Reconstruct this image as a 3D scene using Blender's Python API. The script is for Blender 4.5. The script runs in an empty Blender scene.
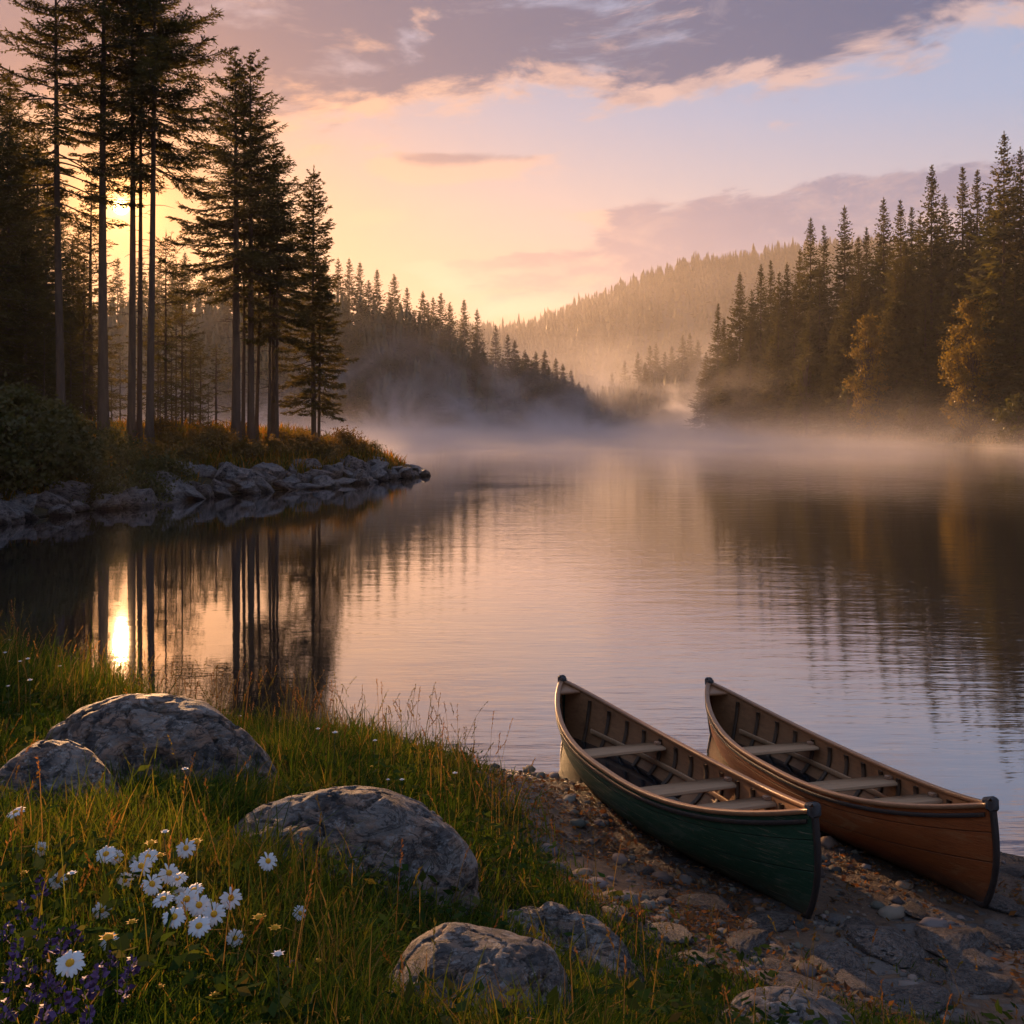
import bpy, math, random
import numpy as np
from mathutils import Vector

R = math.radians
sc = bpy.context.scene
COL = sc.collection

# ------------------------------------------------------------------ camera
CAM_H = 2.9
F = 1000.0
CX, HY = 512.0, 424.0          # principal point used only to convert measured positions to metres
cam_d = bpy.data.cameras.new("camera")
cam = bpy.data.objects.new("camera", cam_d)
COL.objects.link(cam)
cam.location = (0, 0, CAM_H)
cam.rotation_euler = (R(90), 0, 0)
cam_d.sensor_width = 36.0
cam_d.lens = 36.0 * F / 1024.0
cam_d.shift_y = -(512.0 - HY) / 1024.0
cam_d.clip_start = 0.05
cam_d.clip_end = 6000.0
sc.camera = cam

# ------------------------------------------------------------------ render set-up
sc.render.engine = 'CYCLES'
cy = sc.cycles
cy.max_bounces = 6
cy.diffuse_bounces = 2
cy.glossy_bounces = 3
cy.transmission_bounces = 3
cy.transparent_max_bounces = 24
cy.volume_bounces = 0
cy.volume_step_rate = 1.0
cy.volume_max_steps = 128
cy.sample_clamp_indirect = 6.0
cy.caustics_reflective = False
cy.caustics_refractive = False
cy.use_denoising = True
sc.view_settings.view_transform = 'Standard'
sc.view_settings.look = 'None'
sc.view_settings.exposure = 1.30
sc.view_settings.gamma = 1.0

# ------------------------------------------------------------------ sun
SUN_AZ = math.atan2(121 - CX, F)                      # left of the view axis
SUN_EL = math.atan2(HY - 207, math.hypot(F, 121 - CX))
SUN_V = Vector((math.sin(SUN_AZ) * math.cos(SUN_EL), math.cos(SUN_AZ) * math.cos(SUN_EL), math.sin(SUN_EL)))
sun_d = bpy.data.lights.new("sun", 'SUN')
sun_d.energy = 5.0
sun_d.angle = R(0.6)
sun_d.color = (1.0, 0.53, 0.23)
sun = bpy.data.objects.new("sun", sun_d)
COL.objects.link(sun)
sun.rotation_euler = SUN_V.to_track_quat('Z', 'Y').to_euler()
sun.location = (-40, 60, 60)


# ------------------------------------------------------------------ node helper
class X:
    """small expression wrapper: arithmetic on sockets makes math nodes"""
    nt = None

    def __init__(s, sock):
        s.s = sock

    @staticmethod
    def m(op, *a, clamp=False):
        n = X.nt.nodes.new('ShaderNodeMath')
        n.operation = op
        n.use_clamp = clamp
        for i, v in enumerate(a):
            if isinstance(v, X):
                X.nt.links.new(v.s, n.inputs[i])
            else:
                n.inputs[i].default_value = v
        return X(n.outputs[0])

    def __add__(s, o): return X.m('ADD', s, o)
    def __radd__(s, o): return X.m('ADD', o, s)
    def __sub__(s, o): return X.m('SUBTRACT', s, o)
    def __rsub__(s, o): return X.m('SUBTRACT', o, s)
    def __mul__(s, o): return X.m('MULTIPLY', s, o)
    def __rmul__(s, o): return X.m('MULTIPLY', o, s)
    def __truediv__(s, o): return X.m('DIVIDE', s, o)
    def __neg__(s): return X.m('MULTIPLY', s, -1.0)


def xexp(a): return X.m('EXPONENT', a)
def xmax(a, b): return X.m('MAXIMUM', a, b)
def xmin(a, b): return X.m('MINIMUM', a, b)
def xclamp(a): return X.m('ADD', a, 0.0, clamp=True)


def xstep(lo, hi, v):
    n = X.nt.nodes.new('ShaderNodeMapRange')
    n.interpolation_type = 'SMOOTHSTEP'
    for i, q in ((0, v), (1, lo), (2, hi)):
        if isinstance(q, X):
            X.nt.links.new(q.s, n.inputs[i])
        else:
            n.inputs[i].default_value = q
    n.inputs[3].default_value = 0.0
    n.inputs[4].default_value = 1.0
    return X(n.outputs[0])


def xcomb(x, y, z=0.0):
    n = X.nt.nodes.new('ShaderNodeCombineXYZ')
    for i, q in enumerate((x, y, z)):
        if isinstance(q, X):
            X.nt.links.new(q.s, n.inputs[i])
        else:
            n.inputs[i].default_value = q
    return X(n.outputs[0])


def xsep(v):
    n = X.nt.nodes.new('ShaderNodeSeparateXYZ')
    X.nt.links.new(v.s, n.inputs[0])
    return [X(o) for o in n.outputs]


def xnoise(vec, scale=1.0, detail=4.0, rough=0.55, dist=0.0, color=False):
    n = X.nt.nodes.new('ShaderNodeTexNoise')
    if vec is not None:
        X.nt.links.new(vec.s, n.inputs['Vector'])
    n.inputs['Scale'].default_value = scale
    n.inputs['Detail'].default_value = detail
    n.inputs['Roughness'].default_value = rough
    n.inputs['Distortion'].default_value = dist
    return X(n.outputs['Color' if color else 'Fac'])


def xmix(f, a, b, mode='MIX'):
    n = X.nt.nodes.new('ShaderNodeMix')
    n.data_type = 'RGBA'
    n.blend_type = mode
    n.clamp_factor = True
    for sock, q in ((n.inputs[0], f), (n.inputs[6], a), (n.inputs[7], b)):
        if isinstance(q, X):
            X.nt.links.new(q.s, sock)
        elif isinstance(q, (tuple, list)):
            sock.default_value = (*q, 1.0) if len(q) == 3 else q
        else:
            sock.default_value = q
    return X(n.outputs[2])


def xramp(f, stops):
    n = X.nt.nodes.new('ShaderNodeValToRGB')
    cr = n.color_ramp
    while len(cr.elements) < len(stops):
        cr.elements.new(0.5)
    for e, (p, c) in zip(cr.elements, stops):
        e.position = p
        e.color = (*c, 1.0)
    X.nt.links.new(f.s, n.inputs[0])
    return X(n.outputs[0])


# ------------------------------------------------------------------ sky
world = bpy.data.worlds.new("World")
sc.world = world
world.use_nodes = True
nt = world.node_tree
nt.nodes.clear()
X.nt = nt
tc = nt.nodes.new('ShaderNodeTexCoord')
dx, dy, dz = xsep(X(tc.outputs['Generated']))
DEG = 180.0 / math.pi
el = X.m('ARCSINE', xmax(xmin(dz, 1.0), -1.0)) * DEG
az = X.m('ARCTAN2', dx, dy) * DEG
dots = dx * SUN_V.x + dy * SUN_V.y + dz * SUN_V.z
ang = X.m('ARCCOSINE', xmax(xmin(dots, 1.0), -1.0)) * DEG
warm = xexp(ang * (-1.0 / 19.0))
elr = xclamp(el / 60.0)
cool_c = xramp(elr, [(0.0, (0.70, 0.34, 0.21)), (0.10, (0.62, 0.38, 0.32)), (0.18, (0.47, 0.45, 0.52)),
                     (0.28, (0.32, 0.43, 0.64)), (0.45, (0.25, 0.36, 0.58)), (1.0, (0.26, 0.36, 0.58))])
warm_c = xramp(elr, [(0.0, (0.92, 0.33, 0.09)), (0.10, (0.96, 0.40, 0.14)), (0.20, (0.93, 0.49, 0.25)),
                     (0.30, (0.68, 0.44, 0.38)), (0.45, (0.36, 0.36, 0.48)), (1.0, (0.28, 0.36, 0.56))])
base = xmix(xclamp(warm * 1.45 - 0.06), cool_c, warm_c)


def cloud(du, dv):
    u = az + du
    v = el + dv
    wob = xnoise(xcomb(u * 0.10, v * 0.25, 7.3), 1.0, 3.0, 0.5) - 0.5
    n1 = xnoise(xcomb(u * 0.12 + wob * 0.6, v * 0.36 - u * 0.03, 2.1), 1.0, 9.0, 0.62, 0.35) - 0.5
    # the high bank
    low = xmin(xmax(u * 0.09 + 16.7, 14.6), 18.8)
    t = xstep(-2.6, 2.6, v - low + wob * 5.0)
    t = t * (1.0 - xstep(25.0, 38.0, v) * 0.75)
    d1 = t * 0.90 - 0.42 + n1 * 2.3
    # thin streak under it
    b2 = xexp(X.m('POWER', (v - 14.4 - u * 0.05) / 1.1, 2.0) * -1.0) * xexp(X.m('POWER', (u + 3.0) / 6.5, 2.0) * -1.0)
    d2 = b2 * 0.95 - 0.42 + n1 * 1.7
    # the wedge low on the right
    top = xmin(u * 0.27 + 10.2, 13.6) + wob * 5.0 + n1 * 2.6
    c3 = xstep(-0.5, 1.3, top - v) * xstep(3.0, 8.5, v - xmax(u * -0.12, -2.0)) * xstep(-9.0, -2.5, u)
    d3 = c3 * 0.80 - 0.42 + n1 * 1.7
    # faint streaks low by the sun
    b4 = xexp(X.m('POWER', (v - 11.6) / 0.9, 2.0) * -1.0) * xexp(X.m('POWER', (u + 7.5) / 4.0, 2.0) * -1.0)
    d4 = b4 * 0.75 - 0.42 + n1 * 1.5
    return d1, xmax(d2, d4), d3


a1, a2, a3 = cloud(0.0, 0.0)
h1, h2, h3 = cloud(-0.7, -1.1)           # the same clouds a little nearer the sun: what is thin there lights the edge
hi_lit = xmix(xclamp(warm * 1.7), (0.58, 0.44, 0.45), (1.0, 0.52, 0.31))
hi_shade = xmix(xclamp(warm * 1.5), (0.062, 0.110, 0.235), (0.155, 0.130, 0.195))
lo_shade = xmix(xclamp(warm * 1.9 - 0.25), (0.20, 0.215, 0.345), (0.78, 0.37, 0.23))
c1c = xmix(xstep(-0.08, 0.30, h1), hi_lit, hi_shade)
tex = xnoise(xcomb(az * 0.20 + el * 0.05, el * 0.50, 4.4), 1.0, 9.0, 0.70, 0.6) - 0.5
tex2 = xnoise(xcomb(az * 0.07 + el * 0.06, el * 0.24, 9.1), 1.0, 7.0, 0.62, 0.8) - 0.5
c1c = xmix(xclamp(tex2 * 3.0 + tex * 1.6 - 0.16), c1c, xmix(xstep(17.0, 25.0, el), hi_lit, (0.36, 0.34, 0.43)))
c1c = xmix(xclamp(tex * -2.2), c1c, hi_shade)
c2c = xmix(xstep(-0.02, 0.34, h2), hi_lit, xmix(0.5, hi_shade, lo_shade))
c3c = xmix(xstep(-0.02, 0.32, h3), hi_lit, lo_shade)
c3c = xmix(xclamp(tex * 2.4 + tex2 * 1.5), c3c, hi_lit)
c3c = xmix(xclamp(tex * -1.3), c3c, hi_shade)
sky = xmix(xstep(0.0, 0.30, a3) * 0.92, base, c3c)
sky = xmix(xstep(0.0, 0.30, a2) * 0.8, sky, c2c)
sky = xmix(xstep(-0.08, 0.36, a1) * 0.94, sky, c1c)
sky = xmix(xexp(ang * (-1.0 / 5.5)) * 0.85, sky, (0.78, 0.23, 0.03))
# glow about the sun, and its disc
halo = xexp(ang * (-1.0 / 4.5)) * 0.28 + xexp(ang * (-1.0 / 1.0)) * 4.5
disc = 1.0 - xstep(0.30, 0.46, ang)
hal_c = xmix(xclamp(halo * 0.22), (1.0, 0.34, 0.06), (1.0, 0.60, 0.20))
hn = nt.nodes.new('ShaderNodeVectorMath'); hn.operation = 'SCALE'
nt.links.new(hal_c.s, hn.inputs[0]); nt.links.new((halo + disc * 16.0).s, hn.inputs['Scale'])
sky = xmix(1.0, sky, X(hn.outputs[0]), 'ADD')
bg2 = nt.nodes.new('ShaderNodeBackground')
nt.links.new(sky.s, bg2.inputs[0])
bg2.inputs[1].default_value = 0.425
nish = nt.nodes.new('ShaderNodeTexSky')
nish.sky_type = 'NISHITA'
nish.sun_disc = False
nish.sun_elevation = SUN_EL
nish.sun_rotation = SUN_AZ
bg1 = nt.nodes.new('ShaderNodeBackground')
nt.links.new(nish.outputs[0], bg1.inputs[0])
bg1.inputs[1].default_value = 0.05
mixw = nt.nodes.new('ShaderNodeMixShader')
mixw.inputs[0].default_value = 0.97
nt.links.new(bg1.outputs[0], mixw.inputs[1])
nt.links.new(bg2.outputs[0], mixw.inputs[2])
wo = nt.nodes.new('ShaderNodeOutputWorld')
nt.links.new(mixw.outputs[0], wo.inputs['Surface'])
world.cycles.sampling_method = 'MANUAL'
world.cycles.sample_map_resolution = 1024


# ------------------------------------------------------------------ scene helpers
def tag(o, label=None, cat=None, group=None, kind=None):
    if label: o['label'] = label
    if cat: o['category'] = cat
    if group: o['group'] = group
    if kind: o['kind'] = kind
    return o


def empty(name, loc=(0, 0, 0), rz=0.0):
    o = bpy.data.objects.new(name, None)
    COL.objects.link(o)
    o.location = loc
    o.rotation_euler = (0, 0, rz)
    o.empty_display_size = 0.2
    return o


def mesh(name, V, quads=None, tris=None, mat=None, parent=None, smooth=False, tint=None, link=True):
    V = np.asarray(V, dtype=np.float32).reshape(-1, 3)
    q = np.asarray(quads, dtype=np.int32).reshape(-1, 4) if quads is not None and len(quads) else np.zeros((0, 4), np.int32)
    t = np.asarray(tris, dtype=np.int32).reshape(-1, 3) if tris is not None and len(tris) else np.zeros((0, 3), np.int32)
    me = bpy.data.meshes.new(name)
    me.vertices.add(len(V))
    me.vertices.foreach_set('co', V.ravel())
    me.loops.add(q.size + t.size)
    me.loops.foreach_set('vertex_index', np.concatenate([q.ravel(), t.ravel()]))
    nq, ntr = len(q), len(t)
    me.polygons.add(nq + ntr)
    st = np.concatenate([np.arange(nq) * 4, nq * 4 + np.arange(ntr) * 3]).astype(np.int32)
    me.polygons.foreach_set('loop_start', st)
    if smooth:
        me.polygons.foreach_set('use_smooth', np.ones(nq + ntr, dtype=bool))
    if tint is not None:
        a = me.color_attributes.new('tint', 'FLOAT_COLOR', 'POINT')
        c = np.ones((len(V), 4), np.float32)
        c[:, :3] = tint
        a.data.foreach_set('color', c.ravel())
    me.update(calc_edges=True)
    me.validate()
    if mat: me.materials.append(mat)
    o = bpy.data.objects.new(name, me)
    if link: COL.objects.link(o)
    if parent: o.parent = parent
    return o


def copy_tree(root, loc, rz=0.0, scale=1.0, group=None, label=None, rot=None):
    c = root.copy(); COL.objects.link(c)
    c.location = loc
    c.rotation_euler = rot if rot else (0, 0, rz)
    c.scale = scale if isinstance(scale, tuple) else (scale,) * 3
    if label: c['label'] = label
    if group: c['group'] = group
    for ch in list(root.children):
        d = ch.copy(); COL.objects.link(d); d.parent = c
        for g in list(ch.children):
            e = g.copy(); COL.objects.link(e); e.parent = d
    return c


class MB:
    """collects shapes into one mesh"""
    def __init__(s):
        s.v, s.q, s.t, s.n = [], [], [], 0

    def add(s, V, quads=None, tris=None):
        V = np.asarray(V, float).reshape(-1, 3)
        s.v.append(V)
        if quads is not None and len(quads): s.q.append(np.asarray(quads).reshape(-1, 4) + s.n)
        if tris is not None and len(tris): s.t.append(np.asarray(tris).reshape(-1, 3) + s.n)
        s.n += len(V)

    def tube(s, P, rad, sides=6, cap=True):
        P = np.asarray(P, float); rad = np.asarray(rad, float)
        T = np.gradient(P, axis=0)
        T /= np.linalg.norm(T, axis=1, keepdims=True) + 1e-9
        up = np.where(np.abs(T[:, 2:3]) > 0.9, np.array([[1.0, 0, 0]]), np.array([[0, 0, 1.0]]))
        A = np.cross(T, up); A /= np.linalg.norm(A, axis=1, keepdims=True) + 1e-9
        B = np.cross(T, A)
        th = np.arange(sides) * 2 * math.pi / sides
        V = P[:, None] + rad[:, None, None] * (np.cos(th)[None, :, None] * A[:, None] + np.sin(th)[None, :, None] * B[:, None])
        n = len(P)
        i = np.arange(n - 1)[:, None] * sides; j = np.arange(sides)[None]; k = (j + 1) % sides
        Q = np.stack([i + j, i + k, i + sides + k, i + sides + j], -1).reshape(-1, 4)
        V = V.reshape(-1, 3)
        T3 = []
        if cap:
            V = np.vstack([V, P[0], P[-1]])
            c0, c1 = n * sides, n * sides + 1
            for a in range(sides):
                b = (a + 1) % sides
                T3.append((c0, b, a)); T3.append((c1, (n - 1) * sides + a, (n - 1) * sides + b))
        s.add(V, Q, T3)

    def box(s, c, d, rot=None, bev=0.0):
        hx, hy, hz = [q / 2 for q in d]
        bv = min(bev, hx * .8, hy * .8, hz * .8)
        if bv <= 0:
            V = np.array([[sx * hx, sy * hy, sz * hz] for sx in (-1, 1) for sy in (-1, 1) for sz in (-1, 1)], float)
            Q = [(0, 1, 3, 2), (4, 6, 7, 5), (0, 4, 5, 1), (2, 3, 7, 6), (0, 2, 6, 4), (1, 5, 7, 3)]
            T = None
        else:
            V, ids = [], {}
            for sx in (-1, 1):
                for sy in (-1, 1):
                    for sz in (-1, 1):
                        for ax in range(3):
                            p = [sx * (hx - bv), sy * (hy - bv), sz * (hz - bv)]
                            p[ax] = (sx * hx, sy * hy, sz * hz)[ax]
                            ids[(sx, sy, sz, ax)] = len(V); V.append(p)
            V = np.array(V, float); Q, T = [], []
            for sgn in (-1, 1):
                Q.append([ids[(sgn, a, b, 0)] for a, b in ((-1, -1), (1, -1), (1, 1), (-1, 1))])
                Q.append([ids[(a, sgn, b, 1)] for a, b in ((-1, -1), (1, -1), (1, 1), (-1, 1))])
                Q.append([ids[(a, b, sgn, 2)] for a, b in ((-1, -1), (1, -1), (1, 1), (-1, 1))])
            for a in (-1, 1):
                for b in (-1, 1):
                    Q.append([ids[(a, b, -1, 0)], ids[(a, b, 1, 0)], ids[(a, b, 1, 1)], ids[(a, b, -1, 1)]])
                    Q.append([ids[(a, -1, b, 0)], ids[(a, 1, b, 0)], ids[(a, 1, b, 2)], ids[(a, -1, b, 2)]])
                    Q.append([ids[(-1, a, b, 1)], ids[(1, a, b, 1)], ids[(1, a, b, 2)], ids[(-1, a, b, 2)]])
            for a in (-1, 1):
                for b in (-1, 1):
                    for c_ in (-1, 1):
                        T.append([ids[(a, b, c_, k)] for k in range(3)])
        if rot is not None: V = V @ np.asarray(rot).T
        s.add(V + np.asarray(c, float), Q, T)

    def build(s, name, mat=None, parent=None, smooth=False, tint=None, link=True):
        V = np.vstack(s.v) if s.v else np.zeros((0, 3))
        return mesh(name, V, np.vstack(s.q) if s.q else None, np.vstack(s.t) if s.t else None, mat, parent, smooth, tint, link)


def _hash(ix, iy, iz):
    h = (ix.astype(np.int64) * 374761393 + iy.astype(np.int64) * 668265263 + iz.astype(np.int64) * 2147483647) & 0xffffffff
    h = ((h ^ (h >> 13)) * 1274126177) & 0xffffffff
    return ((h ^ (h >> 16)) & 0xffff) / 65535.0


def vnoise(P):
    P = np.asarray(P, float)
    i = np.floor(P); f = P - i
    f = f * f * f * (f * (f * 6 - 15) + 10)
    i = i.astype(np.int64)
    out = 0
    for a in (0, 1):
        for b in (0, 1):
            for c in (0, 1):
                w = (f[..., 0] if a else 1 - f[..., 0]) * (f[..., 1] if b else 1 - f[..., 1]) * (f[..., 2] if c else 1 - f[..., 2])
                out = out + w * _hash(i[..., 0] + a, i[..., 1] + b, i[..., 2] + c)
    return out * 2 - 1


def fbm(P, oct=4, gain=0.5, lac=2.03):
    P = np.asarray(P, float); s = 0; a = 1.0; t = 0
    for k in range(oct):
        s = s + a * vnoise(P + 17.3 * k); t += a
        P = P * lac; a *= gain
    return s / t


def sstep(a, b, x):
    t = np.clip((np.asarray(x, float) - a) / (b - a), 0, 1)
    return t * t * (3 - 2 * t)


def at(px, py, Y):
    """metres for a point measured at px, py in the photograph and standing Y metres away"""
    return np.array([(px - CX) / F * Y, Y, CAM_H - (py - HY) / F * Y])


# ------------------------------------------------------------------ materials
def new_mat(name):
    m = bpy.data.materials.new(name)
    m.use_nodes = True
    m.node_tree.nodes.clear()
    X.nt = m.node_tree
    return m


def finish(m, col, rough=0.8, bump=None, bdist=0.02, bstr=1.0, spec=0.3, coat=0.0, metal=0.0):
    nt = m.node_tree
    p = nt.nodes.new('ShaderNodeBsdfPrincipled')
    def put(sock, q):
        if isinstance(q, X): nt.links.new(q.s, sock)
        elif isinstance(q, (tuple, list)): sock.default_value = (*q, 1.0)
        else: sock.default_value = q
    put(p.inputs['Base Color'], col)
    put(p.inputs['Roughness'], rough)
    put(p.inputs['Specular IOR Level'], spec)
    put(p.inputs['Coat Weight'], coat)
    put(p.inputs['Metallic'], metal)
    p.inputs['Coat Roughness'].default_value = 0.18
    if bump is not None:
        b = nt.nodes.new('ShaderNodeBump')
        b.inputs['Distance'].default_value = bdist
        b.inputs['Strength'].default_value = bstr
        nt.links.new(bump.s, b.inputs['Height'])
        nt.links.new(b.outputs[0], p.inputs['Normal'])
    o = nt.nodes.new('ShaderNodeOutputMaterial')
    nt.links.new(p.outputs[0], o.inputs[0])
    return m


def xobj():
    n = X.nt.nodes.new('ShaderNodeTexCoord')
    return X(n.outputs['Object'])


def xpos():
    n = X.nt.nodes.new('ShaderNodeNewGeometry')
    return X(n.outputs['Position'])


def xattr(name='tint'):
    n = X.nt.nodes.new('ShaderNodeAttribute')
    n.attribute_name = name
    return X(n.outputs['Color'])


def xrand():
    n = X.nt.nodes.new('ShaderNodeObjectInfo')
    return X(n.outputs['Random'])


def xscale(v, sx, sy, sz):
    n = X.nt.nodes.new('ShaderNodeVectorMath'); n.operation = 'MULTIPLY'
    X.nt.links.new(v.s, n.inputs[0]); n.inputs[1].default_value = (sx, sy, sz)
    return X(n.outputs[0])


def xvor(v, scale, feat='F1', out='Distance', rnd=1.0):
    n = X.nt.nodes.new('ShaderNodeTexVoronoi'); n.feature = feat
    if v is not None: X.nt.links.new(v.s, n.inputs['Vector'])
    n.inputs['Scale'].default_value = scale
    n.inputs['Randomness'].default_value = rnd
    return X(n.outputs[out])


def leaf_mat(name, a, b, trans=0.4, use_tint=False, nscale=0.6, rough=0.6, tcol=(1.25, 1.1, 0.55)):
    m = new_mat(name); nt = m.node_tree
    if use_tint:
        c = xattr()
    else:
        f = xnoise(xobj(), nscale, 3.0, 0.6)
        c = xmix(xstep(0.32, 0.68, f), a, b)
        r = xrand()
        c = xmix(r * 0.55, c, xmix(0.5, b, (0.10, 0.075, 0.022)))
    d = nt.nodes.new('ShaderNodeBsdfDiffuse'); nt.links.new(c.s, d.inputs[0])
    t = nt.nodes.new('ShaderNodeBsdfTranslucent')
    tcn = xmix(1.0, c, tcol, 'MULTIPLY'); nt.links.new(tcn.s, t.inputs[0])
    mx = nt.nodes.new('ShaderNodeMixShader'); mx.inputs[0].default_value = trans
    nt.links.new(d.outputs[0], mx.inputs[1]); nt.links.new(t.outputs[0], mx.inputs[2])
    g = nt.nodes.new('ShaderNodeBsdfGlossy'); g.inputs['Roughness'].default_value = 0.42
    g.inputs[0].default_value = (1, 1, 1, 1)
    mx2 = nt.nodes.new('ShaderNodeMixShader'); mx2.inputs[0].default_value = 0.0 if use_tint else 0.02
    nt.links.new(mx.outputs[0], mx2.inputs[1]); nt.links.new(g.outputs[0], mx2.inputs[2])
    o = nt.nodes.new('ShaderNodeOutputMaterial'); nt.links.new(mx2.outputs[0], o.inputs[0])
    return m


M = {}
M['needles'] = leaf_mat('needles', (0.045, 0.052, 0.018), (0.10, 0.085, 0.024), 0.50)
M['needles_far'] = leaf_mat('needles_far', (0.055, 0.064, 0.024), (0.115, 0.105, 0.034), 0.42, nscale=0.25)
M['autumn'] = leaf_mat('autumn_leaves', (0.15, 0.115, 0.020), (0.26, 0.185, 0.028), 0.45, nscale=0.5)
M['shrub'] = leaf_mat('shrub_leaves', (0.045, 0.055, 0.014), (0.09, 0.085, 0.02), 0.42, nscale=1.2)
M['shrub_sunlit'] = leaf_mat('sunlit_shrub_leaves', (0.09, 0.07, 0.016), (0.19, 0.115, 0.022), 0.45, nscale=1.2)  # shrub leaves with the low sun's orange light put into their colour
M['tinted'] = leaf_mat('tinted_blades', None, None, 0.45, use_tint=True)

m = new_mat('bark'); p = xobj()
n = xnoise(xscale(p, 6, 6, 1.1), 1.0, 5.0, 0.65)
v = xvor(xscale(p, 9, 9, 1.6), 1.0, 'DISTANCE_TO_EDGE')
M['bark'] = finish(m, xmix(n, (0.055, 0.040, 0.030), (0.15, 0.115, 0.085)), 0.9, xmin(v * 3.0, 1.0) + n * 0.5, 0.03, 0.8, 0.15)


def rock_mat(name, dark, mid, warmc, scale=1.0, bd=0.03):
    m = new_mat(name); p = xobj()
    n1 = xnoise(p, 3.0 * scale, 9.0, 0.66, 0.6)
    n2 = xnoise(xscale(p, 1.0, 1.0, 2.4), 8.0 * scale, 9.0, 0.72, 0.3)
    n3 = xnoise(p, 46 * scale, 5.0, 0.75)
    n4 = xnoise(xscale(p, 1.4, 1.0, 4.0), 4.0 * scale, 8.0, 0.68, 1.0)
    c = xmix(xstep(0.38, 0.60, n1), dark, mid)
    c = xmix(xstep(0.46, 0.60, n2) * 0.75, c, warmc)
    lich = xstep(0.53, 0.58, xnoise(p, 9.0 * scale, 8.0, 0.70, 0.8)) * xstep(0.42, 0.56, n3)
    c = xmix(lich * 0.8, c, (0.36, 0.34, 0.31))
    blot = xstep(0.55, 0.60, xnoise(xscale(p, 1, 1, 0.7), 5.2 * scale, 8.0, 0.66, 1.5))
    c = xmix(blot * 0.9, c, (0.022, 0.021, 0.022))
    seam = 1.0 - xstep(0.0, 0.018, X.m('ABSOLUTE', n4 - 0.5))
    c = xmix(seam * 0.65, c, (0.024, 0.022, 0.021))
    moss = xstep(0.60, 0.66, xnoise(p, 6.5 * scale, 6.0, 0.65)) * xstep(0.45, 0.55, n3)
    c = xmix(moss * 0.6, c, (0.050, 0.052, 0.018))
    c = xmix(xclamp((n3 - 0.46) * 2.2), c, xmix(0.6, c, (0.02, 0.02, 0.02)))
    rnd = xrand()
    c = xmix(rnd * 0.45, c, xmix(0.6, c, (0.03, 0.03, 0.032)))
    wz = xsep(xpos())[2]
    wet = 1.0 - xstep(0.06, 0.20, wz + (n1 - 0.5) * 0.25)
    c = xmix(wet * 0.75, c, xmix(1.0, c, (0.3, 0.29, 0.28), 'MULTIPLY'))
    h = n1 * 0.6 + n2 * 0.8 + n3 * 0.22 - seam * 0.22
    return finish(m, c, 0.68, h, bd, 1.0, 0.4)


M['boulder'] = rock_mat('boulder_stone', (0.052, 0.047, 0.046), (0.21, 0.18, 0.155), (0.31, 0.185, 0.115))
M['shore_rock'] = rock_mat('shore_stone', (0.075, 0.074, 0.080), (0.27, 0.26, 0.265), (0.30, 0.25, 0.22), 0.8, 0.08)
MIST_LOW, MIST_WISP, MIST_BANK, HAZE, HAZE_G, VALLEY = 0.11, 0.085, 0.0055, 0.00014, 0.42, 0.00030
# ------------------------------------------------------------------ lake outline (metres, seen from above)
def px0(px, py):
    Y = CAM_H * F / (py - HY)
    return ((px - CX) / F * Y, Y)


LAKE = np.array([
    (0.27, 8.26), (-0.75, 8.7), (-1.9, 9.25), (-3.5, 9.75), (-5.7, 10.8), (-10.0, 13.5), (-16.0, 16.0), (-24.0, 20.0),
    (-25.0, 25.0), (-19.0, 27.0), (-15.2, 28.7), (-14.4, 31.9), (-13.3, 36.7), (-11.0, 42.0), (-8.6, 46.5), (-5.9, 53.0),
    (-5.0, 57.0), (-6.5, 60.0), (-12.0, 66.0), (-30.0, 80.0), (-70.0, 110.0), (-130.0, 170.0), (-160.0, 240.0),
    (-110.0, 262.0), (-50.0, 268.0), (-8.0, 275.0), (14.0, 285.0), (26.0, 300.0), (25.0, 330.0), (34.0, 352.0), (46.0, 330.0), (52.0, 290.0),
    (48.0, 250.0), (39.5, 223.0), (46.0, 200.0), (52.0, 181.0), (59.0, 153.0), (64.5, 126.0), (78.0, 95.0), (95.0, 60.0), (90.0, 25.0),
    (60.0, 8.0), (30.0, 4.5), (12.0, 4.6), (7.0, 5.3), (3.42, 6.68), (2.2, 7.1), (1.1, 7.62)])


def shore_dist(x, y):
    """signed distance to the shoreline: positive on land"""
    x = np.asarray(x, float); y = np.asarray(y, float)
    A = LAKE; B = np.roll(LAKE, -1, axis=0)
    best = np.full(x.shape, 1e9); inside = np.zeros(x.shape, bool)
    for (ax, ay), (bx, by) in zip(A, B):
        ex, ey = bx - ax, by - ay
        t = np.clip(((x - ax) * ex + (y - ay) * ey) / (ex * ex + ey * ey), 0, 1)
        d = (x - ax - t * ex) ** 2 + (y - ay - t * ey) ** 2
        best = np.minimum(best, d)
        c = ((ay > y) != (by > y)) & (x < (bx - ax) * (y - ay) / (by - ay + 1e-12) + ax)
        inside ^= c
    d = np.sqrt(best)
    return np.where(inside, -d, d)


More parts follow.
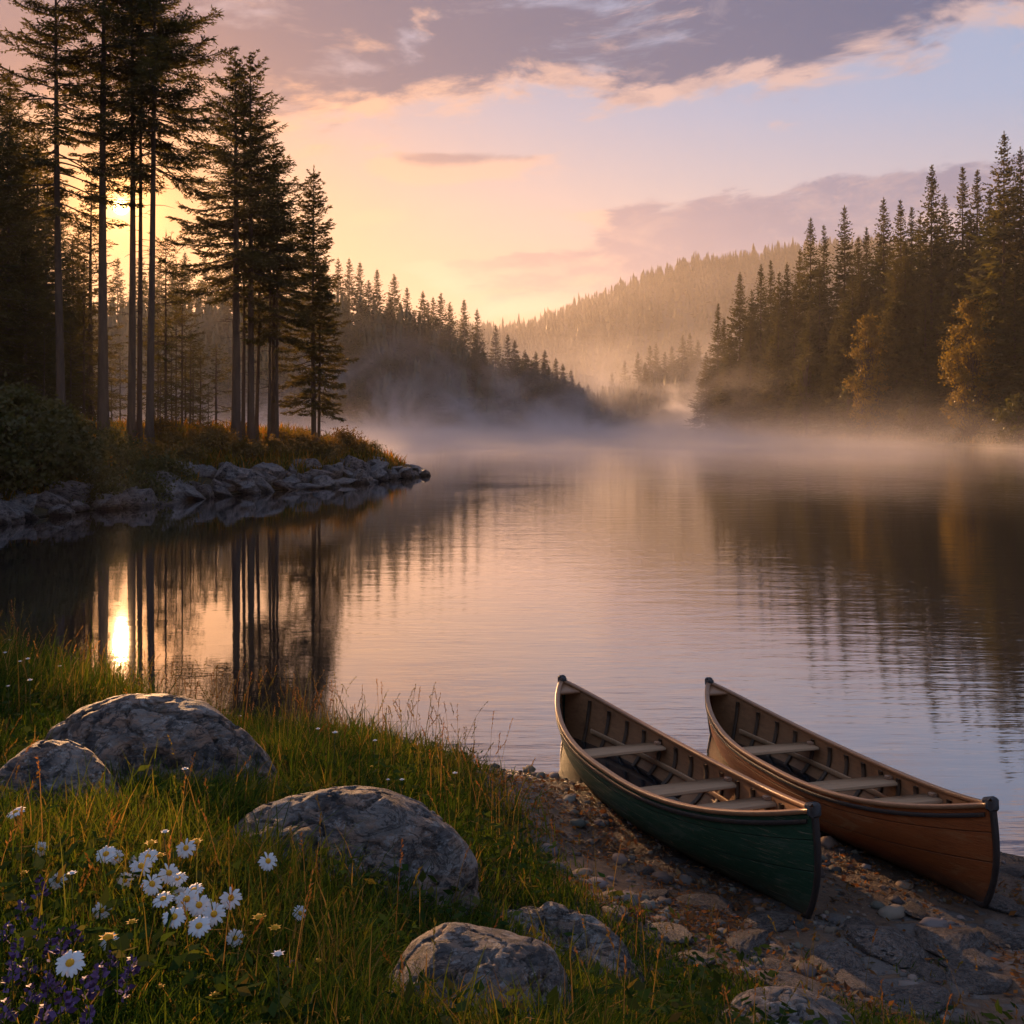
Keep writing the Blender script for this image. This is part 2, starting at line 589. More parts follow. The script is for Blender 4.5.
# the near bank: heights measured at points of it
NEAR = []
for px, py, Y in [(545, 775, 8.26), (1024, 858, 6.68), (800, 926, 5.6), (985, 918, 5.7), (900, 960, 5.15), (1024, 1000, 4.75),
                  (700, 960, 5.0), (600, 852, 6.7), (640, 900, 5.7), (560, 870, 5.9), (500, 800, 7.2), (860, 1020, 4.45),
                  (750, 1024, 4.2), (600, 1000, 4.05), (500, 1020, 3.5), (300, 1024, 2.85), (0, 1024, 2.35), (0, 900, 3.2),
                  (0, 800, 4.6), (0, 695, 6.8), (150, 800, 4.9), (270, 800, 5.3), (350, 905, 3.9), (350, 790, 5.6),
                  (330, 752, 7.4), (470, 870, 4.9), (430, 775, 7.2), (130, 742, 7.2), (240, 756, 7.2), (10, 672, 9.0), (420, 1000, 3.0), (520, 1000, 3.35), (560, 962, 4.4)]:
    NEAR.append(at(px, py, Y))
NEAR += [np.array(q) for q in [(0, 0, 1.3), (-2, 0, 1.6), (2, 0.5, 0.75), (-1, 1.2, 1.55), (1.2, 2.2, 0.85), (3.5, 3, 0.35), (5, 4.5, 0.2), (7, 5.3, 0), (7, 3, 0.5),
                               (-5, 1, 1.8), (-8, 5, 1.7), (-8, 9, 1.0), (0, -5, 1.9), (6, -4, 1.2), (-8, -4, 2.2), (12, 0, 0.8), (-13, 8, 1.5), (-12, 3, 1.9),
                               (1.1, 7.62, 0.0), (2.2, 7.1, 0.0), (-0.75, 8.7, 0.0), (-1.9, 9.25, 0), (-3.5, 9.75, 0), (-5.7, 10.8, 0), (-10, 13.5, 0),
                               (1.6, 9.2, -0.45), (3.2, 8.2, -0.35), (0.6, 10.2, -0.5), (-2, 11.4, -0.6), (-5.5, 13.6, -0.6), (5.2, 7.6, -0.45), (8, 7.5, -0.6), (-9, 16, -0.7),
                               (1.35, 6.65, 0.045), (2.3, 6.5, 0.06), (0.8, 7.3, 0.05)]]
NEAR = np.array(NEAR)


def _tps(r2):
    return 0.5 * r2 * np.log(r2 + 1e-9)


_N = len(NEAR)
_K = _tps(((NEAR[:, None, :2] - NEAR[None, :, :2]) ** 2).sum(-1)) + np.eye(_N) * 0.06
_P = np.c_[np.ones(_N), NEAR[:, :2]]
_A = np.block([[_K, _P], [_P.T, np.zeros((3, 3))]])
_W = np.linalg.solve(_A, np.r_[NEAR[:, 2], 0, 0, 0])


def near_z(x, y):
    out = _W[_N] + _W[_N + 1] * x + _W[_N + 2] * y
    for k in range(_N):
        out = out + _W[k] * _tps((x - NEAR[k, 0]) ** 2 + (y - NEAR[k, 1]) ** 2)
    return out


def far_z(x, y):
    d = shore_dist(x, y)
    land = d > 0
    dl = np.maximum(d, 0)
    z = 2.7 * (1 - np.exp(-dl / 4.5))
    # low sandy bank and rising forest floor on the right shore
    rt = sstep(30, 40, x) * sstep(70, 100, y) * (1 - sstep(260, 300, y))
    zr = 1.6 * (1 - np.exp(-dl / 5.0)) + 0.26 * np.maximum(dl - 7, 0) * (1 - 0.5 * sstep(40, 200, dl))
    z = z * (1 - rt) + zr * rt
    # wooded hill beyond the lake on the left
    hl = np.interp(x, [-900, -400, -160, -100, -50, -14, 14, 40], [50, 40, 32, 33, 32, 18, 5, 2])
    z = z + hl * sstep(255, 345, y) * sstep(2, 60, dl) * (1 - 0.4 * sstep(420, 600, y))
    # mid-distance rise at the head of the lake
    z = z + 13 * sstep(30, 75, x) * sstep(300, 400, y) * (1 - sstep(420, 520, y)) * land
    # long far hill
    prof = np.interp(x, [-700, -250, -100, -12, 48, 98, 148, 188, 228, 278, 350, 500, 800, 1500],
                     [25, 40, 56, 70, 98, 117, 139, 150, 153, 160, 166, 150, 110, 60])
    z = z + prof * sstep(400, 1000, y) * (1 - 0.5 * sstep(1050, 1500, y)) * land
    lum = fbm(np.stack([x * 0.25, y * 0.25, x * 0], -1), 3)
    z = z + lum * 0.25 * sstep(0.5, 6, dl) + fbm(np.stack([x * 0.02, y * 0.02, x * 0 + 3], -1), 3) * 5 * sstep(300, 600, y) * land
    return np.where(land, z, -np.minimum(-d * 0.22, 1.6))


def ground_z(x, y, fine=True):
    x = np.asarray(x, float); y = np.asarray(y, float)
    r = np.hypot(x, y - 3)
    w = sstep(8.5, 13.0, r)
    zf = far_z(x, y)
    zn = np.clip(near_z(x, y), -1.2, 3.0)
    if fine:
        q = np.stack([x, y, x * 0], -1)
        zn = zn + fbm(q * 2.2, 3) * 0.022 + fbm(q * 9.0, 3) * 0.008
    return zn * (1 - w) + zf * w


def gz(x, y):
    return float(ground_z(np.array([x]), np.array([y]))[0])


# ------------------------------------------------------------------ ground sheet
m = new_mat('earth'); p = xpos(); gx, gy, gzz = xsep(p)
n1 = xnoise(p, 3.0, 7.0, 0.62, 0.3)
n2 = xnoise(p, 17.0, 6.0, 0.68)
n3 = xnoise(p, 75.0, 3.0, 0.7)
dirt = xmix(xstep(0.35, 0.65, n1), (0.075, 0.046, 0.029), (0.165, 0.100, 0.060))
dirt = xmix(xstep(0.50, 0.72, n2) * 0.7, dirt, (0.16, 0.095, 0.055))
slab = xvor(xscale(p, 1.0, 1.6, 1.0), 2.4, 'DISTANCE_TO_EDGE')
stone = xmix(n2, (0.075, 0.070, 0.066), (0.17, 0.155, 0.14))
flat_ = xstep(0.05, 0.09, slab + (n2 - 0.5) * 0.10) * xstep(0.50, 0.56, xnoise(p, 1.4, 3.0, 0.5))
dirt = xmix(flat_ * 0.85, dirt, stone)
dirt = xmix(xstep(0.55, 0.7, n3) * 0.5, dirt, (0.20, 0.12, 0.07))
forest = xmix(xstep(0.35, 0.65, xnoise(p, 0.9, 5.0, 0.6)), (0.035, 0.032, 0.016), (0.085, 0.062, 0.025))
soil = xmix(xstep(0.4, 0.6, n2), (0.030, 0.026, 0.014), (0.070, 0.058, 0.026))
isg = xattr('tint')
gr_, gg_, gb_ = xsep(isg)
c = xmix(gr_, dirt, soil)
c = xmix(gg_, c, forest)
wet = (1.0 - xstep(0.03, 0.12, gzz + (n1 - 0.5) * 0.09))
c = xmix(wet * 0.9, c, xmix(1.0, c, (0.35, 0.33, 0.32), 'MULTIPLY'))
rgh = 0.92 - wet * 0.68
M['earth'] = finish(m, c, rgh, n1 * 0.5 + n2 * 0.5 + n3 * 0.25 + flat_ * 0.25, 0.05, 1.0, 0.3)

az_fine = np.linspace(-36, 36, 420)
az_c1 = np.linspace(36, 180, 60)[1:]
azs = np.radians(np.r_[-az_c1[::-1], az_fine, az_c1[:-1]])
rs = np.r_[0.02, np.geomspace(0.35, 1700.0, 640)]
RR, AA = np.meshgrid(rs, azs, indexing='ij')
GX, GY = RR * np.sin(AA), RR * np.cos(AA)
GZ = ground_z(GX, GY)
nr, na = GX.shape
ii = np.arange(nr - 1)[:, None] * na; jj = np.arange(na)[None]; kk = (jj + 1) % na
GQ = np.stack([ii + jj, ii + na + jj, ii + na + kk, ii + kk], -1).reshape(-1, 4)


BEACH_Y = [-3, 3.6, 4.1, 4.4, 4.7, 4.95, 5.15, 5.6, 6.3, 7.3, 8.3]
BEACH_X = [6, 4.5, 3.1, 2.35, 1.6, 1.0, 0.62, 0.38, 0.20, -0.10, -0.35]


def grass_edge(x, y):
    """how far into the grass (positive) a point of the near bank lies"""
    e = np.interp(y, BEACH_Y, BEACH_X)
    return (e - x) * 0.75 + fbm(np.stack([x * 2.5, y * 2.5, x * 0 + 9], -1), 3) * 0.22


tint = np.zeros((nr * na, 3))
rr = np.hypot(GX, GY - 3).ravel()
tint[:, 0] = sstep(-0.10, 0.18, grass_edge(GX.ravel(), GY.ravel()))
tint[:, 1] = sstep(10, 13, rr)
ground = mesh('ground', np.stack([GX, GY, GZ], -1), GQ, None, M['earth'], smooth=True, tint=tint)
tag(ground, kind='structure')

# ------------------------------------------------------------------ water
m = new_mat('lake_water'); nt = m.node_tree; p = xpos()
wx, wy, wz = xsep(p)
patch = xstep(0.28, 0.74, xnoise(xscale(p, 0.09, 0.05, 1.0), 1.0, 3.0, 0.5, 0.5))
near_calm = xstep(6.0, 45.0, wy)
r1 = xnoise(xscale(p, 0.55, 1.5, 1.0), 1.0, 2.0, 0.5, 0.6)
r2 = xnoise(xscale(p, 1.3, 7.0, 1.0), 1.0, 3.0, 0.55, 0.3)
r3 = xnoise(xscale(p, 4.5, 18.0, 1.0), 1.0, 2.0, 0.5, 0.0)
calm = xstep(-5.5, 1.0, wx + (patch - 0.5) * 2.0) * 0.78 + 0.22
h = (r1 * 0.0075 + r2 * (patch * 0.75 + 0.25) * 0.0072 + r3 * (patch * 0.8 + 0.2) * 0.0024) * calm
b = nt.nodes.new('ShaderNodeBump'); b.inputs['Strength'].default_value = 1.0; b.inputs['Distance'].default_value = 0.9
nt.links.new(h.s, b.inputs['Height'])
gl = nt.nodes.new('ShaderNodeBsdfGlossy'); gl.inputs['Roughness'].default_value = 0.012
gl.inputs[0].default_value = (0.96, 0.96, 0.98, 1)
nt.links.new(b.outputs[0], gl.inputs['Normal'])
df = nt.nodes.new('ShaderNodeBsdfDiffuse'); df.inputs[0].default_value = (0.010, 0.014, 0.016, 1)
fr = nt.nodes.new('ShaderNodeFresnel'); fr.inputs[0].default_value = 1.45
nt.links.new(b.outputs[0], fr.inputs['Normal'])
fac = xclamp(X(fr.outputs[0]) * 0.88 + 0.29)
mx = nt.nodes.new('ShaderNodeMixShader')
nt.links.new(fac.s, mx.inputs[0]); nt.links.new(df.outputs[0], mx.inputs[1]); nt.links.new(gl.outputs[0], mx.inputs[2])
o = nt.nodes.new('ShaderNodeOutputMaterial'); nt.links.new(mx.outputs[0], o.inputs[0])
M['water'] = m
water = mesh('water', [(-230, 3, 0), (140, 3, 0), (140, 380, 0), (-230, 380, 0)], [(0, 1, 2, 3)], None, M['water'])
tag(water, kind='structure')
# ------------------------------------------------------------------ trees
def kites(P, D, L, W, N):
    """elongated leaf-like quads from P along D"""
    S = np.cross(D, N); S /= np.linalg.norm(S, axis=1, keepdims=True) + 1e-9
    a = P
    mid = P + D * (L * 0.42)[:, None]
    b = mid + S * (W * 0.5)[:, None]
    c = P + D * L[:, None]
    d = mid - S * (W * 0.5)[:, None]
    return np.stack([a, b, c, d], 1).reshape(-1, 3)


def unit(v):
    return v / (np.linalg.norm(v, axis=-1, keepdims=True) + 1e-9)


def S3(D, g, n):
    s = np.cross(D, np.array([0, 0, 1.0])); return s / (np.linalg.norm(s, axis=1, keepdims=True) + 1e-6)


def conifer(seed, h, base, rmax, trunk_r, dz=0.6, nb=5, twig=0.11, tl=0.42, tw=0.075, sub=3, shape=0.85, droop=0.35,
            gap=0.12, fine=0, lean=0.0, side=None, limbs=True, hang=0.5, rough_len=0.35, dead=True, sides=8, plume=1.0):
    """returns (trunk MB, crown vertices).  base = height of the lowest green branch"""
    g = np.random.default_rng(seed)
    tb = MB()
    zz = np.linspace(0, h, 16 if limbs else 6)
    bend = g.normal(0, 1, 2) * 0.0035 * h
    def axis(z):
        t = np.asarray(z) / h
        return np.stack([lean * h * t + bend[0] * np.sin(t * 3.0), bend[1] * np.sin(t * 2.6), np.asarray(z, float)], -1)
    rad = trunk_r * (1 - zz / h) ** 0.8 * 0.92 + 0.012 + trunk_r * 0.55 * np.exp(-zz / 0.5)
    P = axis(zz); P[0, 2] -= 0.35
    tb.tube(P, rad, sides)
    out = []
    z = base
    while z < h - 0.25:
        t = (z - base) / (h - base)
        env = (1 - t) ** shape * (0.55 + 0.45 * min(1, t / 0.16 + 0.2))
        k = nb + int(g.integers(-1, 2))
        a0 = g.uniform(0, 6.28)
        for j in range(max(2, k)):
            if g.random() < gap and t < 0.85: continue
            a = a0 + j * 6.283 / k + g.normal(0, 0.3)
            L = rmax * env * (1 + g.normal(0, rough_len)) + 0.12
            if side is not None:
                L *= 1 + side[1] * math.cos(a - side[0])
            L = min(max(L, 0.15), rmax * env * 1.22 + 0.15)
            zb = z + g.normal(0, dz * 0.22)
            e0 = (-0.10 + (0.75 if limbs else 0.30) * t ** 1.4) + g.normal(0, 0.08)
            ns = max(4, int(L / 0.35))
            s = np.linspace(0, 1, ns + 1)
            hd = np.array([math.cos(a), math.sin(a), 0.0])
            drop = droop * L * (-(s ** 1.4) * (1 - t * 0.9) + 0.62 * s ** 3)
            cv = g.normal(0, 0.14) * L * s ** 2
            pd = np.array([-hd[1], hd[0], 0.0])
            B = axis(zb)[None] + hd[None] * (L * s)[:, None] + pd[None] * cv[:, None] + np.array([0, 0, 1.0])[None] * (e0 * L * s + drop)[:, None]
            if limbs and L > 0.5:
                tb.tube(B, np.linspace(min(0.045, 0.012 + L * 0.012), 0.006, ns + 1), 3, cap=False)
            n = max(3, int(L / twig))
            inner = 0.10 + 0.22 * (1 - t) * (L / rmax) * plume
            st = np.linspace(inner, 1.0, n) + g.normal(0, 0.012, n)
            st = np.clip(st, 0.02, 1.0)
            C = np.stack([np.interp(st, s, B[:, q]) for q in range(3)], -1)
            T = unit(np.gradient(C, axis=0)) if n > 1 else np.repeat(hd[None], n, 0)
            for sg in (-1, 1):
                ang = g.uniform(0.55, 1.05, n) * sg
                ca, sa = np.cos(ang)[:, None], np.sin(ang)[:, None]
                D = T * ca + pd[None] * sa
                D[:, 2] += g.normal(-0.12 * hang, 0.22, n)
                D = unit(D)
                tl_ = tl * (0.35 + 0.9 * np.minimum(1, (1.05 - st) * L / (tl * 2.2))) * g.uniform(0.7, 1.3, n) * min(1.0, 0.12 + 0.5 * L / tl)
                N = unit(np.array([0, 0, 1.0])[None] + g.normal(0, 0.55, (n, 3)))
                if fine:
                    for q in range(fine):
                        f = (q + g.uniform(0.1, 0.9, n)) / fine
                        P2 = C + D * (tl_ * f)[:, None]
                        D2 = unit(D + S3(D, g, n) * (0.75 if q % 2 else -0.75) + g.normal(0, 0.30, (n, 3)) + np.array([0, 0, -0.25 * hang])[None])
                        out.append(kites(P2, D2, g.uniform(0.10, 0.24, n) * min(1.0, 0.35 + L), np.full(n, tw) * g.uniform(0.7, 1.3, n), unit(np.array([0, 0, 0.8])[None] + g.normal(0, 0.7, (n, 3)))))
                    out.append(kites(C, D, tl_, np.full(n, tw * 0.8), N))
                    continue
                out.append(kites(C, D, tl_, tl_ * 0.12 + tw, N))
                for q in range(sub - 1):
                    f = g.uniform(0.25, 0.85, n)
                    P2 = C + D * (tl_ * f)[:, None]
                    D2 = unit(D + g.normal(0, 0.55, (n, 3)) + np.array([0, 0, -0.35 * hang])[None] + T * 0.4)
                    N2 = unit(g.normal(0, 1, (n, 3)))
                    out.append(kites(P2, D2, tl_ * g.uniform(0.35, 0.7, n), np.full(n, tw * 0.95), N2))
            out.append(kites(C[-1:], T[-1:], np.array([tl * 0.7 * min(1.0, 0.12 + 0.5 * L / tl)]), np.array([tw * min(1.3, 0.4 + L)]), np.array([[0, 0, 1.0]])))
        z += dz * g.uniform(0.7, 1.3) * (1 - 0.55 * t)
    # leader
    n = 10
    zt = np.linspace(h - 0.5, h, n)
    C = axis(zt); D = unit(np.stack([g.normal(0, 0.6, n), g.normal(0, 0.6, n), np.full(n, 0.8)], -1)); D[-1] = (0, 0, 1)
    D[:, 2] += 0.9; D = unit(D)
    out.append(kites(C, D, np.linspace(0.30, 0.22, n) * (1 if limbs else 1.1), np.full(n, min(tw, 0.09)), unit(g.normal(0, 1, (n, 3)))))
    if dead and limbs:
        for q in range(int(base * 1.8)):
            zb = g.uniform(base * 0.35, base); a = g.uniform(0, 6.28); L = g.uniform(0.3, 1.3) * min(1, rmax / 2)
            P0 = axis(zb); P1 = P0 + np.array([math.cos(a) * L, math.sin(a) * L, g.uniform(-0.3, 0.15) * L])
            Pm = (P0 + P1) / 2 + np.array([0, 0, 0.06])
            tb.tube(np.array([P0, Pm, P1]), [0.022, 0.014, 0.005], 3, cap=False)
    return tb, np.vstack(out)


def make_tree(name, tb, crown, label, cat, needle='needles', group=None):
    root = empty(name)
    tag(root, label, cat, group)
    tb.build('trunk', M['bark'], root, smooth=True)
    mesh('crown', crown, np.arange(len(crown)).reshape(-1, 4), None, M[needle], root)
    return root


def place(root, used, loc, rz=0.0, scale=1.0, label=None, group=None):
    """the first time moves the built thing itself, afterwards copies it"""
    if root.name not in used:
        used.add(root.name)
        root.location = loc; root.rotation_euler = (0, 0, rz)
        root.scale = scale if isinstance(scale, tuple) else (scale,) * 3
        if label: root['label'] = label
        if group: root['group'] = group
        return root
    return copy_tree(root, loc, rz, scale, group, label)


USED = set()
rng = np.random.default_rng(11)
random.seed(5)


def on_ground(px, Y):
    x = (px - CX) / F * Y
    return (x, Y, gz(x, Y))


def top_h(px, py, Y):
    """height of a tree standing at px, Y metres away, whose tip was measured at py"""
    x, y, z = on_ground(px, Y)
    return CAM_H + (HY - py) / F * Y - z


# tall pines of the rocky point: (px, Y, tip py, lowest-green py, reach m, trunk radius, side bias, lean, label)
PT = [
    (62, 41, -60, 205, 2.6, 0.20, None, -0.012, 'tall dark pine leaning slightly left, bare straight trunk left of the sun'),
    (104, 42, -110, 62, 2.3, 0.24, (0.0, -0.25), 0.006, 'tall pine with the long bare trunk just left of the sun'),
    (131, 43, -75, 140, 2.6, 0.19, (0.0, 0.35), -0.003, 'tall pine just right of the sun, first of the three trunks close together'),
    (139, 44, -40, 165, 2.5, 0.13, (0.3, 0.3), 0.002, 'slim tall pine, middle trunk of the three close together right of the sun'),
    (149, 42.5, -95, 165, 3.0, 0.18, (0.0, 0.45), 0.010, 'tall pine with long boughs drooping right, third of the three close trunks'),
    (236, 48, 55, 290, 2.6, 0.24, (3.1, 0.3), -0.002, 'pine with twin-looking tip on the point, thickest trunk of the group on the rocky point'),
    (243, 50, 92, 265, 1.7, 0.10, None, 0.0, 'thin pine squeezed between two thicker trunks on the rocky point'),
    (251, 49, 57, 275, 2.8, 0.19, (0.0, 0.25), -0.001, 'pine on the point with the sharp tall tip, right of the thickest trunk'),
    (256, 51, 110, 285, 1.8, 0.10, None, 0.0, 'thin pine at the right edge of the close cluster on the rocky point'),
    (269, 50, 165, 335, 1.5, 0.09, None, 0.0, 'slender pine, left one of three thin trunks near the end of the point'),
    (273, 50.6, 140, 330, 2.2, 0.12, (0.0, 0.2), 0.002, 'bushy pine, middle one of three thin trunks near the end of the point'),
    (277, 50, 180, 330, 1.5, 0.09, (0.0, 0.3), 0.004, 'slender pine, right one of three thin trunks near the end of the point'),
    (314, 52, 168, 408, 2.15, 0.14, None, 0.0, 'young spruce green down to the ground, last tree on the tip of the point'),
    (318.5, 52.4, 260, 400, 1.1, 0.08, (0.2, 0.3), 0.0, 'small spruce growing against the last tree on the tip of the point'),
]
for i, (px, Y, ty, by, reach, tr, side, lean, lab) in enumerate(PT):
    x, y, z = on_ground(px, Y)
    h = top_h(px, ty, Y)
    zb = CAM_H + (HY - by) / F * Y - z
    last = px > 300
    tb, cr = conifer(100 + i, h, max(zb, 0.6), reach * (1.22 if px < 310 else 0.98), tr, dz=(0.72 if px < 200 else 0.8) if not last else 0.55, nb=6 if not last else 6, fine=8,
                     twig=0.13, tl=0.52 if not last else 0.38, tw=0.058, sub=3, shape=(0.62 if px < 200 else 0.9) if not last else 0.85,
                     droop=0.46, gap=0.22 if not last else 0.10, lean=lean, side=side, rough_len=0.34 if not last else 0.22, hang=0.6)
    t = make_tree('pine_tree' if not last else 'spruce_tree', tb, cr, lab, 'tree')
    t.location = (x, y, z)
    USED.add(t.name)

# dark spruces filling the left of the point: shared shapes
kindA = []
for i, (h, b, r_) in enumerate([(15, 1.6, 2.3), (12, 1.0, 2.0), (17, 3.5, 2.5)]):
    tb, cr = conifer(200 + i, h, b, r_, 0.15, dz=0.55, nb=6, twig=0.17, tl=0.5, tw=0.05, sub=2, fine=5, shape=0.8, droop=0.4, gap=0.1, rough_len=0.25)
    kindA.append((h, make_tree('spruce_tree', tb, cr, 'dark dense spruce at the left edge behind the tall pines', 'tree')))
G_DARK = 'dark spruces crowding the left end of the point'
DARK = [(6, 45, 95, 2), (-14, 43, 60, 0), (28, 50, 150, 0), (45, 55, 205, 1), (-30, 40, 20, 2), (16, 58, 120, 2), (72, 62, 240, 1),
        (34, 47, 262, 1), (2, 50, 215, 1), (84, 70, 290, 1), (-45, 48, 60, 2), (56, 66, 190, 0), (92, 58, 182, 1), (-4, 62, 140, 0), (20, 66, 170, 2), (38, 60, 130, 0), (62, 54, 300, 1), (78, 76, 225, 0), (26, 44, 240, 1), (48, 72, 160, 2), (10, 52, 70, 0), (-20, 70, 100, 2), (88, 66, 330, 1), (70, 80, 262, 2), (-34, 56, 150, 0)]
for px, Y, ty, k in DARK:
    h0, root = kindA[k]
    lab = 'dark dense spruce at the left edge behind the tall pines'
    if px == 92: lab = 'small pointed spruce silhouetted against the glow just left of the sun'
    s = top_h(px, ty, Y) / h0
    w = s if px != 92 else s
    place(root, USED, on_ground(px, Y), rng.uniform(0, 6.28), (w * 0.95, w * 0.95, s), lab, G_DARK if px != 92 else None)

# thin young trees of the understory, lit from behind
kindS = []
for i, (h, b, r_) in enumerate([(9.5, 2.2, 1.5), (7.0, 1.0, 1.25), (5.0, 0.5, 1.0)]):
    tb, cr = conifer(240 + i, h, b, r_, 0.06, dz=0.55, nb=4, twig=0.14, tl=0.36, tw=0.04, sub=2, fine=4, shape=0.55, droop=0.5, gap=0.3, rough_len=0.4, dead=False)
    kindS.append((h, make_tree('sapling', tb, cr, 'thin young conifer', 'young tree')))
G_SAP = 'thin young conifers between the trunks of the point'
SAP = [(166, 49, 232, 0), (182, 52, 268, 0), (190, 55, 330, 1), (193, 58, 345, 1), (172, 56, 335, 1), (208, 54, 385, 2), (84, 47, 262, 0), (154, 60, 330, 1),
       (112, 62, 375, 2), (200, 60, 350, 2), (216, 57, 345, 2), (70, 49, 320, 1), (160, 47, 372, 2), (44, 43, 330, 1), (98, 52, 350, 2), (158, 70, 300, 0), (176, 74, 290, 0), (148, 78, 318, 0), (120, 74, 345, 1), (186, 64, 352, 2), (203, 50, 395, 2), (176, 50, 398, 2)]
SAPL = {166: 'tallest thin young conifer, standing just right of the three close pine trunks', 84: 'thin young conifer standing between the two bare trunks left of the sun',
        182: 'second tallest thin young conifer, in the gap left of the thickest pine trunk', 216: 'small young conifer right beside the thickest pine trunk',
        44: 'small young conifer left of the leaning tall pine trunk'}
for px, Y, ty, k in SAP:
    h0, root = kindS[k]
    s = top_h(px, ty, Y) / h0
    place(root, USED, on_ground(px, Y), rng.uniform(0, 6.28), s, SAPL.get(px, 'small thin young conifer glowing in the low sun among the trunks of the point'),
          None if px in SAPL else G_SAP)

# forest of the right shore
kindR = []
for i, (h, b, r_, gp) in enumerate([(26, 2.0, 4.3, 0.10), (26, 4.5, 4.0, 0.13), (26, 1.0, 4.8, 0.08), (26, 7.0, 4.4, 0.16), (26, 3.0, 3.5, 0.12)]):
    tb, cr = conifer(300 + i, h, b, r_, 0.24, dz=0.72, nb=8, twig=0.34, tl=0.95, tw=0.17, sub=3, shape=1.02, droop=0.45, gap=gp, limbs=False, rough_len=0.26, sides=6)
    kindR.append((h, make_tree('spruce_tree', tb, cr, 'tall dark spruce in the stand on the right shore', 'tree', 'needles_far')))
SH = lambda px: float(np.interp(px, [690, 800, 900, 1024, 1200], [226, 181, 153, 126, 105]))
G_R = 'dark spruces of the stand on the right shore'
RT = [(706, 352, 6, 2), (718, 304, 9, 4), (740, 273, 10, 0), (761, 265, 14, 1), (771, 261, 20, 4), (779, 272, 12, 2), (787, 263, 18, 0), (811, 219, 16, 1), (824, 226, 24, 4),
      (844, 206, 18, 0), (858, 238, 14, 4), (866, 228, 26, 1), (883, 198, 16, 0), (900, 201, 12, 1), (912, 208, 20, 4), (932, 166, 12, 1), (944, 195, 22, 0),
      (963, 168, 16, 4), (977, 171, 22, 4), (1004, 133, 10, 3), (1021, 148, 16, 0), (1040, 140, 14, 1), (1060, 150, 12, 2), (990, 190, 24, 0), (920, 215, 28, 2),
      (778, 305, 7, 2), (810, 300, 8, 0), (852, 268, 8, 2), (842, 290, 7, 4), (896, 262, 7, 0), (872, 300, 6, 2), (925, 280, 7, 4), (952, 260, 9, 2), (750, 318, 6, 2),
      (730, 330, 5, 2), (795, 285, 10, 4), (765, 330, 6, 4), (835, 320, 6, 2), (985, 285, 9, 2), (1015, 262, 7, 2), (1035, 250, 8, 0), (905, 240, 9, 2), (724, 318, 12, 0),
      (880, 240, 20, 2), (800, 250, 22, 2), (938, 225, 16, 2), (970, 215, 14, 2), (752, 290, 20, 2), (820, 262, 12, 2), (862, 262, 12, 0), (1000, 200, 20, 2), (950, 225, 26, 2)]
RTL = {(706, 352): 'short spruce lowest of the stand on the right shore, out on the sandy point', (718, 304): 'spruce standing alone left of the right-shore stand, tip clear against the far hill',
       (1004, 133): 'tallest spruce of the right shore, with a pale bare lower trunk', (932, 166): 'tall pointed spruce rising between the two golden trees of the right shore',
       (1021, 148): 'tall spruce at the right edge of the photo just behind the tallest one', (740, 273): 'slim spruce second from the left end of the right-shore stand',
       (811, 219): 'tall narrow-tipped spruce rising above the round pale tree on the right shore'}
for px, ty, off, k in RT:
    h0, root = kindR[k]
    Y = SH(px) + off * 1.0
    x = (px - CX) / F * Y
    s = top_h(px, ty, Y) / h0
    lab = RTL.get((px, ty))
    w = ((0.45 + 0.55 * s) if s < 1 else s ** 0.6) * 1.15
    place(root, USED, on_ground(px, Y), rng.uniform(0, 6.28), (w, w, s), lab or 'dark spruce crowded among others in the stand on the right shore', None if lab else G_R)

# wooded hill across the lake on the left, and the head of the lake
kindH = []
for i, (h, b, r_) in enumerate([(20, 1.5, 4.0), (20, 2.5, 3.5), (20, 1.0, 4.6)]):
    tb, cr = conifer(340 + i, h, b, r_, 0.2, dz=0.95, nb=8, twig=0.6, tl=1.1, tw=0.36, sub=2, shape=0.95, droop=0.4, gap=0.1, limbs=False, rough_len=0.25, sides=5)
    kindH.append((h, make_tree('spruce_tree', tb, cr, 'hazy spruce on the hill', 'tree', 'needles_far')))
G_H = 'hazy spruces on the wooded hill across the lake'
G_HD = 'hazy spruces at the head of the lake'
L_H = 'hazy spruce among many on the wooded hill across the lake, left of the far ridge'
L_HD = 'hazy spruce standing in the mist at the head of the lake, below the far ridge'
L_C = 'hazy spruce on the skyline of the wooded hill across the lake'
G_C = 'skyline spruces of the hill across the lake'
CREST = [(349, 258), (360, 262), (377, 269), (394, 274), (407, 287), (423, 291), (433, 297), (441, 293), (450, 302), (464, 299), (477, 309), (496, 325), (508, 334), (515, 340),
         (525, 350), (536, 352), (545, 350), (556, 358), (563, 364), (571, 370), (579, 384), (338, 258), (325, 256), (310, 252), (290, 256), (268, 250), (250, 254), (228, 250), (205, 255), (185, 252), (160, 258), (140, 254), (118, 258), (216, 262), (174, 264), (280, 262)]
CL = {(349, 258): 'hazy spruce on the skyline right beside the last tree of the point', (464, 299): 'hazy broad spruce standing clear on the skyline where the hill drops to the far ridge',
      (477, 309): 'thin hazy spruce on the skyline just before the far ridge appears', (579, 384): 'lowest hazy spruce at the right foot of the hill across the lake',
      (394, 274): 'hazy spruce standing clear on the high part of the hill skyline'}
for px, ty in CREST:
    Y = 345 if px < 500 else 318
    h0, root = kindH[int(rng.integers(0, 3))]
    s = top_h(px, ty, Y) / h0
    s = float(np.clip(s, 0.55, 1.5))
    lab = CL.get((px, ty))
    place(root, USED, on_ground(px, Y), rng.uniform(0, 6.28), (s ** 0.5 * 1.15, s ** 0.5 * 1.15, s), lab or L_C, None if lab else G_C)
cnt = 0
